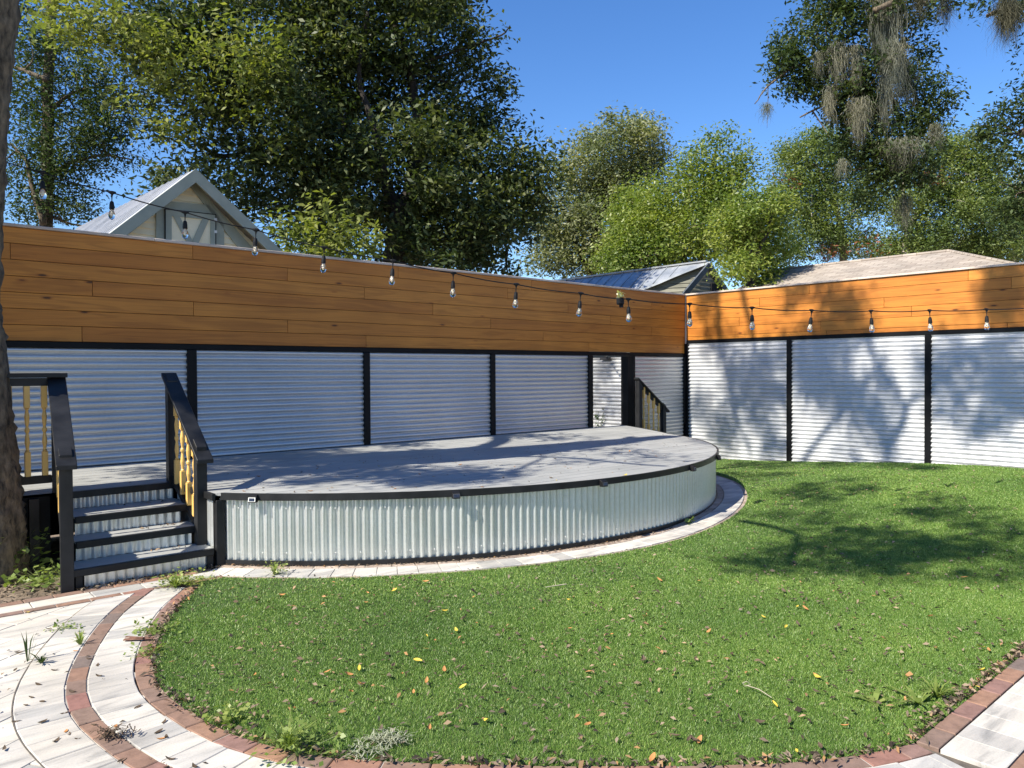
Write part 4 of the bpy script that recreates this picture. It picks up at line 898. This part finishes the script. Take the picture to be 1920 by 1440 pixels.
for x, y, r, w in [(430, 720, .38, 1.1), (560, 800, .35, .8), (480, 900, .4, 1.0), (350, 1020, .35, .8), (640, 640, .3, .5), (800, 620, .35, .9), (850, 720, .42, 1.2), (930, 800, .38, 1.0), (780, 800, .3, .6), (960, 430, .32, .8), (880, 340, .22, .4), (940, 520, .25, .5), (710, 330, .22, .4), (1050, 560, .3, .4), (1120, 880, .35, .7), (1040, 1000, .35, .6), (1150, 1080, .3, .5), (1500, 700, .35, .7), (1450, 820, .35, .7), (1550, 600, .3, .5), (1780, 270, .32, .9), (1880, 330, .28, .6), (1850, 680, .45, 1.1), (1750, 880, .4, .7), (1900, 800, .5, 1.0), (300, 560, .3, .5), (240, 330, .25, .5), (1640, 1000, .3, .4), (560, 1080, .3, .6), (200, 900, .25, .4)]: shade(rwl(*z3(x, y)), 15.5 + rng.uniform(-.8, .8), r * 1.08, w * 1.7)
for x, y, r, w in [(300, 40, .6, 1.2), (700, 60, .55, 1.1), (1000, 90, .5, .9), (1250, 130, .4, .7), (120, 120, .5, .8), (600, 200, .5, .9), (400, 250, .45, .8), (150, 360, .4, .7), (450, 300, .4, .7), (900, 250, .35, .5), (1300, 310, .35, .6), (1450, 400, .4, .8), (1250, 390, .35, .5), (520, 400, .35, .5), (600, 480, .42, 1.1), (850, 500, .45, 1.1), (1050, 520, .35, .6), (850, 620, .35, .9), (950, 690, .42, 1.2), (750, 660, .3, .5), (1150, 580, .4, 1.0), (1350, 600, .45, 1.2), (1600, 570, .5, 1.0), (1800, 480, .5, 1.0), (1800, 660, .45, .9), (1600, 740, .3, .6), (330, 570, .3, .7), (200, 700, .4, .7), (80, 690, .3, .5), (900, 780, .3, .3), (1600, 480, .4, .6), (60, 20, .5, .8), (-100, 100, .4, .5)]: shade(onz(1400 + x * .2708, 860 + y * .2708, .08), 13.5 + rng.uniform(-2, 2), r * rng.uniform(.65, 1.05), w * .78)
for u, v in ((1125, 690), (1150, 700), (1140, 725), (1120, 740), (1155, 750), (1145, 775)): shade(onx(u, v, 10.4), 14 + rng.uniform(-.5, .5), .18, .16)
C = crown_pts(blobs, 42000, .15, rng, 30, .7, False); C = C[(C[:, 2] > 1.6 + .50 * np.maximum(C @ FW, 0) + .25)]; quads('crown', leaf_quads(C, .095, rng, aspect=.5), M['lf_oak'], t)

# ------------------------------------------------------------------ buildings beyond the walls
th = math.radians(2); gd = np.array([math.cos(th), math.sin(th), 0]); gn = np.array([-math.sin(th), math.cos(th), 0])
ap = ony(366, 323, 13.0); hs_ = thing('house', (ap[0], ap[1], 0), 'small cream gabled house with grey green trim and pale metal roof behind the left wall', 'house')
def onp(u, v, off=0.0):
    d = ray(u, v); q = ap + gn * off; return EYE + d * (((q - EYE) @ gn) / (d @ gn))
SL, SRr = .925, .79; WL, WR = 2.6, 2.9; BACK = 7.0; OV = .28
eL = ap - gd * WL - np.array([0, 0, WL * SL]); eR = ap + gd * WR - np.array([0, 0, WR * SRr])
# gable wall set back behind the roof's overhang
wf = gn * OV
b = MB(); lw_ = ap - gd * (WL - .3) - np.array([0, 0, (WL - .3) * SL + .12]) + wf; rw_ = ap + gd * (WR - .3) - np.array([0, 0, (WR - .3) * SRr + .12]) + wf; aw = ap + wf - np.array([0, 0, .12])
n_row = 20
zz = np.linspace(min(lw_[2], rw_[2]), aw[2], n_row + 1)
def xl(z): return -(aw[2] - z) / SL
def xr(z): return (aw[2] - z) / SRr
for z0, z1 in zip(zz[:-1], zz[1:]):
    f = -gn * .022
    A = [aw + gd * xl(z0) + f, aw + gd * xr(z0) + f, aw + gd * xr(z1), aw + gd * xl(z1)]
    for q, z in zip(A, (z0, z0, z1, z1)): q[2] = z
    b.add(A, [(0, 1, 2, 3)]); b.add([A[0], A[1], A[1] - f, A[0] - f], [(3, 2, 1, 0)])
b.obj('gable_siding', M['siding_cream'], hs_)
b = MB(); bl = [lw_, rw_]; zb = 0
c0 = lw_.copy(); c1 = rw_.copy(); c2 = rw_ + gn * BACK; c3 = lw_ + gn * BACK
low = [np.array([q[0], q[1], 0]) for q in (c0, c1, c2, c3)]; hi = [np.array([q[0], q[1], min(lw_[2], rw_[2]) - .002]) for q in (c0, c1, c2, c3)]
b.add(low + hi, [(0, 1, 5, 4), (1, 2, 6, 5), (2, 3, 7, 6), (3, 0, 4, 7)]); b.obj('wall', M['siding_cream'], hs_)
b = MB(); t_ = np.array([0, 0, .05])
for e in (eL, eR):
    A = [ap, e, e + gn * BACK, ap + gn * BACK]
    b.add([q + t_ for q in A] + A, [(0, 1, 2, 3), (4, 7, 6, 5), (0, 4, 5, 1), (1, 5, 6, 2), (2, 6, 7, 3)])
rib = MB()
for k in range(1, 24):
    for e in (eL, eR):
        s0 = ap + gn * (BACK * k / 24) + t_; s1 = e + gn * (BACK * k / 24) + t_; b.beam(s0, s1, .035, .03)
b.obj('roof', M['roof_light'], hs_)
b = MB()
for e, s_ in ((eL, -1), (eR, 1)):
    d = (e - ap); b.hexa([ap - np.array([0, 0, .17]) - gn * .03, e - np.array([0, 0, .17]) - gn * .03, e - np.array([0, 0, .17]) + gn * .01, ap - np.array([0, 0, .17]) + gn * .01,
                          ap - gn * .03 + t_ * 1.1, e - gn * .03 + t_ * 1.1, e + gn * .01 + t_ * 1.1, ap + gn * .01 + t_ * 1.1])
b.obj('fascia', M['trim_grey'], hs_)
b = MB()                                   # soffit boards and flat trim on the gable wall
for e in (eL, eR):
    a_ = ap - np.array([0, 0, .02]); b.add([a_, e - np.array([0, 0, .02]), e + gn * OV - np.array([0, 0, .02]), a_ + gn * OV], [(0, 1, 2, 3)])
b.obj('soffit', M['trim_grey'], hs_)
F_ = OV - .05
def tri(P, off, mat, name, par, th_=.02):
    b = MB(); A = [onp(u, v, off) for u, v in P]; B = [q + gn * th_ for q in A]; n = len(A)
    b.add(A + B, [tuple(range(n))[::-1], tuple(range(n, 2 * n))] + [(i, (i + 1) % n, n + (i + 1) % n, n + i) for i in range(n)]); return b.obj(name, mat, par)
b = MB()
def tband(P, off=F_): 
    A = [onp(u, v, off) for u, v in P]; B = [q + gn * .03 for q in A]; n = len(A)
    b.add(A + B, [tuple(range(n))[::-1]] + [(i, (i + 1) % n, n + (i + 1) % n, n + i) for i in range(n)])
tband([(322, 378), (392, 384), (402, 396), (420, 420), (421, 480), (404, 480), (404, 410), (311, 400), (311, 470), (293, 470), (293, 396)])
tband([(366, 342), (372, 346), (400, 382), (475, 466), (468, 476), (452, 470), (357, 349)])
tband([(366, 342), (350, 349), (296, 395), (225, 452), (213, 452)])
b.obj('gable_trim', M['trim_grey'], hs_)
dr = tri([(311, 392), (404, 402), (404, 480), (311, 480)], F_ - .012, M['siding_cream'], 'loft_door', hs_, .01)
b = MB()
def db(P): tband(P, F_ - .03)
db([(311, 393), (322, 394), (322, 480), (311, 480)]); db([(395, 402), (404, 403), (404, 480), (395, 480)]); db([(322, 394), (395, 402), (395, 412), (322, 405)]); db([(325, 405), (337, 406), (366, 460), (366, 470), (356, 465)]); db([(380, 410), (392, 412), (366, 470), (358, 458)])
b.obj('door_brace', M['trim_grey'], dr)
b = MB()
for P_ in ([(310, 391), (405, 401.5), (405, 403), (310, 392.5)], [(309.5, 391), (311, 391), (311, 480), (309.5, 480)], [(404, 402), (405.5, 402), (405.5, 480), (404, 480)]): tband(P_, F_ - .034)
b.obj('door_gap', M['void'], dr)
b = MB()
b.obj('unused', None) if 0 else None
for y_ in (409, 432):
    b = MB(); tband([(402, y_), (407, y_), (407, y_ + 5), (402, y_ + 5)], F_ - .04); b.obj('hinge', M['white_plastic'], dr)

ap2 = np.array([17.86, 12.0, 4.54]); s2 = .77
sh = thing('shed', (17.86, 15, 0), 'weathered shed with blue grey metal roof and dark gable behind the corner of the walls', 'shed')
WD = 2.2; bk = 9.0
eL2 = ap2 + np.array([-WD, 4.2, -WD * s2]); eR2 = ap2 + np.array([WD, 0, -WD * s2])
b = MB(); T2 = np.array([0, 0, .04])
pL = []; steps_ = 14
cols = []
for i in range(steps_ + 1):                # front edge sags and curls in loose sheets
    f = i / steps_; q = ap2 * (1 - f) + eL2 * f; q = q + np.array([0, .12 * math.sin(f * 19) * (f > .3), .05 * math.sin(f * 13) * f]); cols.append([q, np.array([q[0], ap2[1] + bk, ap2[2] - s2 * (ap2[0] - q[0])])])
b.add([p for c in cols for p in c] + [p - T2 for c in cols for p in c], [(2 * i, 2 * i + 1, 2 * i + 3, 2 * i + 2) for i in range(steps_)] + [(2 * (steps_ + 1) + 2 * i, 2 * (steps_ + 1) + 2 * i + 2, 2 * i + 2, 2 * i) for i in range(steps_)])
A = [ap2, eR2, eR2 + np.array([0, bk, 0]), ap2 + np.array([0, bk, 0])]; b.add(A + [q - T2 for q in A], [(0, 3, 2, 1), (4, 5, 6, 7), (0, 1, 5, 4)])
for k in range(1, 22):
    y_ = ap2[1] + .6 + k * .4; x0 = ap2[0]; wd_ = WD * min(1, (y_ - ap2[1] - .1) / 4.2); b.beam((x0, y_, ap2[2] + .012), (x0 - wd_, y_, ap2[2] - s2 * wd_ + .012), .03, .022)
b.beam(ap2 + np.array([0, .1, .03]), ap2 + np.array([0, bk, .03]), .10, .04)
b.obj('roof', M['roof_blue'], sh)
b = MB(); y0 = 12.12
for k in range(20):                        # lapped boards: the front gable, then the wall under the clipped left edge
    z0 = 2.4 + k * .115; z1 = z0 + .113
    if z1 > 4.40: break
    h0 = (ap2[2] - .05 - z0) / s2; h1 = (ap2[2] - .05 - z1) / s2
    b.add([(ap2[0] - min(h0, 1.95), y0 - .018, z0), (ap2[0] + min(h0, 1.95), y0 - .018, z0), (ap2[0] + min(h1, 1.95), y0, z1), (ap2[0] - min(h1, 1.95), y0, z1)], [(0, 1, 2, 3)])
    dd_ = eL2 - ap2; f0 = np.clip((ap2[2] - .05 - z0) / (WD * s2), 0, 1); f1 = np.clip((ap2[2] - .05 - z1) / (WD * s2), 0, 1)
    q = lambda f, z, o_: (ap2[0] + dd_[0] * f + .12 - o_, ap2[1] + dd_[1] * f + .12 - o_ * .5, z)
    b.add([q(f0, z0, .018), q(0.05, z0, .018), q(0.05, z1, 0), q(f1, z1, 0)], [(0, 1, 2, 3)])
b.obj('gable_siding', M['siding_old'], sh)
b = MB(); b.box((ap2[0] - 1.95, y0 + .01, 0), (ap2[0] + 1.95, 20.5, 2.39)); b.obj('wall', M['siding_old'], sh)
b = MB()
for sg_ in (-1, 1): b.beam(ap2 + np.array([0, .02, -.09]), ap2 + np.array([sg_ * 1.95, .02, -.09 - 1.95 * s2]), .05, .15)
b.obj('rafter_trim', M['trim_blue'], sh)
b = MB(); b.box((18.05, y0 - .05, 3.62), (18.40, y0 - .022, 3.98)); b.obj('vent', M['void'], sh)

hp = thing('house', (17, 6, 0), 'house with tan shingle hip roof showing above the sunlit side wall', 'house')
RA = np.array([18.0, 6.1, 4.13]); RB = np.array([18.0, 10.3, 4.13]); EV = [(14.2, 2.3, 2.75), (14.2, 10.3, 2.75), (21.8, 10.3, 2.75), (21.8, 2.3, 2.75)]
b = MB(); b.add([RA, RB] + EV, [(0, 1, 3, 2), (1, 4, 3), (0, 5, 4, 1), (0, 2, 5)])
b.add([np.array(q) - np.array([0, 0, .12]) for q in EV] + EV, [(0, 1, 5, 4), (1, 2, 6, 5), (2, 3, 7, 6), (3, 0, 4, 7), (0, 3, 2, 1)]); b.obj('roof', M['shingle_tan'], hp)
b = MB(); b.tube([RA + np.array([0, 0, .0]), RB], .045, 6); b.tube([RA, EV[0]], .04, 6); b.obj('ridge_cap', M['shingle_tan'], hp)
b = MB(); b.box((14.7, 2.8, 0), (21.3, 10.1, 2.62)); b.obj('wall', M['siding_cream'], hp)
# power line in the gap of sky at the left
b = MB(); b.tube([at(100, 243, 30), at(260, 293, 29), at(420, 345, 28)], .012, 5); tag(b.obj('power_line', M['socket']), 'thin overhead wire crossing the sky gap above the gabled house', 'wire')
# bird
p = at(1142, 218, 40); b = MB()
b.tube([p + RT * -.20, p + RT * -.1, p, p + RT * .16, p + RT * .24], [.01, .05, .07, .04, .01], 8)
b.add([p + UP * .02 - RT * .06, p + UP * .02 + RT * .08, p + UP * .22 - RT * .12 + FW * .25, p + UP * .24 - RT * .2 + FW * .45], [(0, 1, 2, 3)]); b.add([p + UP * .02 - RT * .06, p + UP * .02 + RT * .08, p + UP * .16 - RT * .12 - FW * .25, p + UP * .20 - RT * .2 - FW * .45], [(3, 2, 1, 0)])
tag(b.obj('bird', M['void']), 'tiny dark bird flying in the blue sky above the grey oak', 'bird')

# ------------------------------------------------------------------ small plants, litter
def weed(u, v, h, spread, n, label, z=0.0, kind='grass', mat='lf_weed', lw=.006):
    base = onz(u, v, z); rng = np.random.default_rng(int(u * 7 + v)); out = []
    for k in range(n):
        a = rng.uniform(0, 2 * PI); r = spread * rng.random() ** .7; o_ = base + np.array([math.cos(a), math.sin(a), 0]) * min(r * .4, .006)
        tip = base + np.array([math.cos(a) * r, math.sin(a) * r, h * rng.uniform(.35, 1)])
        if kind == 'grass':
            m = (o_ + tip) / 2 + np.array([0, 0, h * .18]); sd = np.array([-math.sin(a), math.cos(a), 0]) * lw * rng.uniform(.7, 1.4)
            out += [o_ - sd * .6, o_ + sd * .6, m + sd, m - sd, m - sd, m + sd, tip + sd * .1, tip - sd * .1]
        else:
            c = base + np.array([math.cos(a) * r, math.sin(a) * r, h * rng.random() ** 1.2]); d = rng.normal(size=3); d[2] = d[2] * .4 + .1; d /= np.linalg.norm(d); l = lw * 5 * rng.uniform(.6, 1.5)
            s_ = np.cross(d, [0, 0, 1] + rng.normal(size=3) * .5); s_ /= np.linalg.norm(s_); out += [c, c + d * l * .5 + s_ * l * .32, c + d * l, c + d * l * .5 - s_ * l * .32]; out += [base + s_ * .001, base - s_ * .001, c - s_ * .0006, c + s_ * .0006]
    if kind != 'grass' and h > .1:
        pass
    o = quads('weed', np.array(out), M[mat]); tag(o, label, 'weed', 'weeds in the paving and the lawn edge'); return o
weed(52, 1240, .20, .10, 9, 'upright dark grass weed in a joint of the white pavers at the left', lw=.0035, mat='lf_oak')
weed(78, 1243, .06, .09, 16, 'flat grass tuft beside the upright weed on the white pavers', lw=.005, mat='lf_oak')
weed(150, 1208, .09, .07, 22, 'small grass tuft beside the red brick ring', lw=.004)
weed(122, 1178, .03, .12, 40, 'low creeping weed on the white pavers near the steps', kind='leaf', lw=.005)
weed(345, 1095, .09, .22, 190, 'yellow green weed patch at the foot of the steps', kind='leaf', lw=.0055)
weed(330, 1100, .10, .16, 60, 'grassy weed tuft in front of the step end', lw=.004)
weed(290, 1186, .07, .16, 110, 'weed clump growing over the brick edging at the left of the lawn', kind='leaf', lw=.005)
weed(270, 1230, .05, .12, 60, 'smaller weed clump on the left brick edging', kind='leaf', lw=.005)
weed(560, 1412, .12, .20, 120, 'yellow green weed clump at the near edge of the lawn', kind='leaf', lw=.006)
weed(540, 1405, .12, .16, 60, 'grassy weeds behind the near weed clump', lw=.004)
weed(430, 1355, .08, .10, 60, 'small leafy weed at the lawn edge left of the near clump', kind='leaf', lw=.006)
weed(520, 1076, .10, .10, 60, 'weed sprouting by the kick board at the left end of the stage', kind='leaf', lw=.005)
weed(515, 1078, .12, .07, 26, 'thin grass weed by the left end of the stage', lw=.003)
weed(1298, 984, .09, .06, 16, 'bright leafy weed at the shaded foot of the stage curve', kind='leaf', lw=.012)
weed(1756, 1306, .09, .16, 44, 'fine grass tuft on the lawn near the right brick edge', lw=.004)
weed(1722, 1318, .06, .18, 18, 'broad bladed grass weed on the lawn near the right corner', lw=.010)
weed(1640, 1318, .05, .16, 7, 'flat pair of broad grass blades on the lawn', lw=.012)
weed(30, 1075, .34, .28, 150, 'leafy vine growing around the base of the tree trunk', kind='leaf', lw=.012)
weed(80, 1092, .10, .30, 170, 'low leafy weeds on the dirt between trunk and steps', kind='leaf', lw=.009)
weed(62, 1010, .20, .12, 10, 'few pale leaves in the dark gap behind the tree trunk', kind='leaf', lw=.012)
weed(355, 1290, .07, .05, 5, 'thin pale grass stalk on the lawn left side', lw=.003)
p_ = onx(1122, 800, 10.30); rng_ = np.random.default_rng(4); out_ = []
for k in range(9):
    a_ = rng_.uniform(0, 2 * PI); tip = p_ + np.array([math.cos(a_) * .10, math.sin(a_) * .14, rng_.uniform(.15, .30)]); base_ = p_ - np.array([0, 0, .12])
    for m_ in range(9):
        f_ = (m_ + 1) / 9; c_ = base_ * (1 - f_) + tip * f_; d_ = rng_.normal(size=3) * .03; n_ = rng_.normal(size=3) * .009; out_ += [c_, c_ + d_ * .5 + n_, c_ + d_, c_ + d_ * .5 - n_]
    out_ += [base_ + [.002, 0, 0], base_ - [.002, 0, 0], tip - [.001, 0, 0], tip + [.001, 0, 0]]
tag(quads('doorway_plant', np.array(out_), M['lf_oak']), 'dark leafy plant seen low through the open doorway at the back', 'plant')
# tall seed stalk
b0 = onz(1696, 1290, 0); b = MB(); b.tube([b0, b0 + np.array([-.01, .01, .10]), b0 + np.array([-.03, .02, .24]), b0 + np.array([-.035, .03, .33])], [.003, .0025, .002, .001], 5); b.tube([b0 + np.array([-.035, .03, .33]), b0 + np.array([-.01, .0, .345])], .0012, 4); tag(b.obj('grass_stalk', M['lf_weed']), 'single tall pale grass stalk standing on the right part of the lawn', 'grass stalk')
# twig
b = MB(); a_ = onz(1400, 1285, .03); e_ = onz(1447, 1308, .02); b.tube([a_, (a_ + e_) / 2 + np.array([0, 0, .01]), e_], [.0022, .0022, .0016], 6); b.tube([a_ - RT * .02 + UP * .012, a_ + UP * .02, a_ + RT * .02 + UP * .004, a_ - RT * .01 - UP * .004, a_ - RT * .02 + UP * .012], .0018, 5); tag(b.obj('twig', M['twig']), 'pale curved twig with a looped end lying on the lawn', 'twig')
b = MB(); a_ = onz(1008, 1085, .03)
a_ = onz(1062, 1095, .03); e_ = onz(1022, 1101, .02); b.tube([a_, (a_ + e_) / 2, e_], [.0035, .003, .002], 6); b.tube([(a_ + e_) / 2, onz(1040, 1088, .04)], [.002, .001], 5); tag(b.obj('twig', M['twig']), 'short pale twig on the lawn in front of the stage middle', 'twig')
def tangle(u, v, rad, n, mat, label, cat, name, w=.002, hh=.05, st_=.013):
    c = onz(u, v, .02); rng = np.random.default_rng(int(u)); out = []
    for k in range(n):
        q = c + RT * rng.normal() * rad + FW * rng.normal() * rad * .45 + np.array([0, 0, abs(rng.normal()) * hh * .5]); d = rng.normal(size=3); d[2] *= .5; d /= np.linalg.norm(d)
        for i in range(5):
            d = d + rng.normal(size=3) * .5; d[2] = d[2] * .45 - .06; d /= np.linalg.norm(d); nx = q + d * st_; nx[2] = max(nx[2], .004); s_ = np.cross(d, [.1, .2, 1]); s_ = s_ / np.linalg.norm(s_) * w; out += [q - s_, q + s_, nx + s_, nx - s_]; q = nx
    tag(quads(name, np.array(out), mat), label, cat)
tangle(722, 1385, .045, 130, M['dry_moss'], 'pale curly clump of fallen moss on the near lawn', 'moss', 'fallen_moss', hh=.018)
tangle(690, 1408, .05, 50, M['dry_moss'], 'thin fallen moss strands next to the near brick edge', 'moss', 'fallen_moss', hh=.012)
tangle(212, 1375, .035, 90, M['dead_brown'], 'dark dried clump lying on the brick ring at bottom left', 'debris', 'dried_clump', .0025, .022, .010)
a_ = onz(232, 1199, .01); e_ = onz(288, 1196, .015); b = MB(); b.beam(a_, e_, .03, .006, bev=.002); b.beam(a_ + np.array([.02, .03, .004]), e_ + np.array([-.05, .02, .008]), .014, .005); tag(b.obj('bark_strip', mat_noise('red_brown_bark', (.10, .045, .03), (.2, .10, .07), (30, 30, 30), rough=.8)), 'reddish bark strip lying across the brick edging on the left', 'bark')

# fallen leaves
def leaf_mesh(seed, L=.055, w=.42):
    rng = np.random.default_rng(seed); n = 6; vs = []; curl = rng.uniform(.2, 1.3); tw = rng.uniform(-.8, .8); fold = rng.uniform(.1, .7)
    for i in range(n + 1):
        t_ = i / n; ww = L * w * .5 * math.sin(PI * min(1, t_ * .93 + .05)) ** .8; z = L * curl * .35 * (t_ - .5) ** 2 * 2; x = (t_ - .5) * L; a = tw * (t_ - .5)
        for s_ in (-1, 0, 1): vs.append((x, s_ * ww * math.cos(a), z + abs(s_) * ww * fold + s_ * ww * math.sin(a)))
    fs = []
    for i in range(n):
        for j in (0, 1): fs.append((i * 3 + j, i * 3 + j + 1, i * 3 + j + 4, i * 3 + j + 3))
    zmin = min(v[2] for v in vs)
    return [(x, y, z - zmin) for x, y, z in vs], fs
LM = {}
for key in ('yellow', 'orange', 'brown'):
    LM[key] = []
    for s_ in range(5):
        v_, f_ = leaf_mesh(s_ + {'yellow': 0, 'orange': 20, 'brown': 40}[key], {'yellow': .052, 'orange': .054, 'brown': .050}[key]); me = bpy.data.meshes.new('fallen_leaf'); me.from_pydata(v_, [], f_); me.materials.append(M['dead_' + key]); LM[key].append(me)
def scatter(n, region, weights, zf, label, group, ok, sc=(.45, 1.0)):
    k = 0; guard = 0; protos = {}
    while k < n and guard < n * 60:
        guard += 1; u = rnd.uniform(region[0], region[2]); v = rnd.uniform(region[1], region[3]); p = onz(u, v, ZS if zf == 'deck' else 0.0)
        if not ok(p, u, v): continue
        z = ZS + .001 if zf == 'deck' else (float(gz(p[0], p[1])) + (.020 if zf == 'lawn' else .001))
        key = rnd.choices(('yellow', 'orange', 'brown'), weights)[0]; me = rnd.choice(LM[key])
        o = protos[me.name].copy() if me.name in protos else bpy.data.objects.new('fallen_leaf', me); protos[me.name] = o
        COL.objects.link(o); o.location = (p[0], p[1], z); o.rotation_euler = (rnd.uniform(-.5, .5), rnd.uniform(-.5, .5), rnd.uniform(0, 6.28)) if zf == 'lawn' else (rnd.uniform(-.15, .15), rnd.uniform(-.15, .15), rnd.uniform(0, 6.28)); s_ = rnd.uniform(*sc); o.scale = (s_, s_, s_)
        tag(o, {'yellow': 'yellow', 'orange': 'orange brown', 'brown': 'dark brown curled'}[key] + label, 'leaf', {'yellow': 'yellow', 'orange': 'orange brown', 'brown': 'dark brown'}[key] + group); k += 1
inl = lambda p, u, v: inpoly(LP, np.array([p[0]]), np.array([p[1]]))[0]
scatter(215, (240, 1080, 1920, 1440), (11, 19, 70), 'lawn', ' dead leaf lying on the green lawn', ' leaves on the lawn', inl)
scatter(35, (0, 1110, 380, 1440), (10, 15, 75), 'path', ' dead leaf lying on the white pavers at the left', ' leaves on the pavers', lambda p, u, v: p[0] < 1.15 and p[1] < 6.1, (.5, 1))
scatter(45, (300, 800, 1320, 925), (30, 35, 35), 'deck', ' dead leaf lying on the grey stage deck', ' leaves on the stage deck', lambda p, u, v: inpoly(np.array(deck_poly), np.array([p[0]]), np.array([p[1]]))[0] and p[1] < 8.5, (.5, 1.1))
# the rest of the litter as one mass
def litter():
    rng = np.random.default_rng(5); out = []
    def put(P, z, s0, tilt=.5):
        n = len(P); a = rng.uniform(0, 2 * PI, n); L = s0 * rng.uniform(.5, 1.3, n)
        d = np.c_[np.cos(a), np.sin(a), rng.normal(size=n) * tilt * .5]; s_ = np.c_[-np.sin(a), np.cos(a), rng.normal(size=n) * tilt]
        c = np.c_[P, z]; w = (L * rng.uniform(.25, .45, n))[:, None]; L = L[:, None]; V = np.empty((n, 4, 3)); V[:, 0] = c - d * L * .5; V[:, 1] = c + s_ * w * .5 + [0, 0, .004]; V[:, 2] = c + d * L * .5; V[:, 3] = c - s_ * w * .5 + [0, 0, .003]; V[:, :, 2] = np.maximum(V[:, :, 2], (z - .012)[:, None]); out.append(V)
    n = 15000; X = rng.uniform(1.2, 11.8, n); Y = rng.uniform(1.3, 8.4, n); k = inpoly(LP, X, Y) & (rng.random(n) < np.clip(1.15 - .07 * np.hypot(X, Y), .25, 1) * (.45 + .55 * (np.sin(X * 2.3 + 1) * np.sin(Y * 2.9) > -.2))); P = np.c_[X[k], Y[k]]; put(P, gz(P[:, 0], P[:, 1]) + .018, .034)
    e = resample(EDGE, .004); k = rng.random(len(e)) < .55; e = e[k]; e = offset(e, 0) + rng.normal(size=(len(e), 2)) * .022; put(e, np.full(len(e), .012), .034, .8)      # drifted along the brick edge
    e = resample([(3.45, 1.3), (6.0, 1.3)], .0045); e = e + np.c_[rng.normal(size=len(e)) * .02, np.abs(rng.normal(size=len(e))) * .03]; put(e, np.full(len(e), .012), .034, .8)
    e = np.array(arcS)[:100]; e = resample(offset(e, .045), .012); e = e + rng.normal(size=e.shape) * .018; put(e, np.full(len(e), .008), .03)
    e = resample([(1.35, 6.34), (2.35, 6.32)], .004); e = e + rng.normal(size=e.shape) * [.02, .028]; put(e, np.full(len(e), .01), .034, .8)
    X = rng.uniform(-.6, 1.25, 1100); Y = rng.uniform(6.36, 7.3, 1100); put(np.c_[X, Y], np.full(1100, -.012), .042, .8)
    for z, y in ((.15, 6.60), (.30, 6.84), (.45, 7.2)): e = np.c_[rng.uniform(1.9, 2.33, 16), y + rng.normal(size=16) * .025]; put(e, np.full(16, z + .006), .035, .8)
    X = rng.uniform(-1, 1.2, 160); Y = rng.uniform(3, 6.1, 160); put(np.c_[X, Y], np.full(160, .004), .026, .2)
    X = rng.uniform(2, 10, 330); Y = rng.uniform(5, 8.5, 330); k = inpoly(np.array(deck_poly), X, Y); put(np.c_[X[k], Y[k]], np.full(k.sum(), ZS + .005), .03, .3)
    return np.concatenate(out)
o = quads('leaf_litter', litter(), mat_leaf('litter', [(.03, .022, .018), (.055, .040, .032), (.09, .066, .052), (.14, .105, .085), (.22, .165, .13), (.30, .23, .18), (.32, .17, .075)], trans=.08, rough=.8, spec=.2)); o['kind'] = 'stuff'
tag(o, 'small brown leaf litter scattered over the lawn, edging, steps and stage', 'leaf litter')
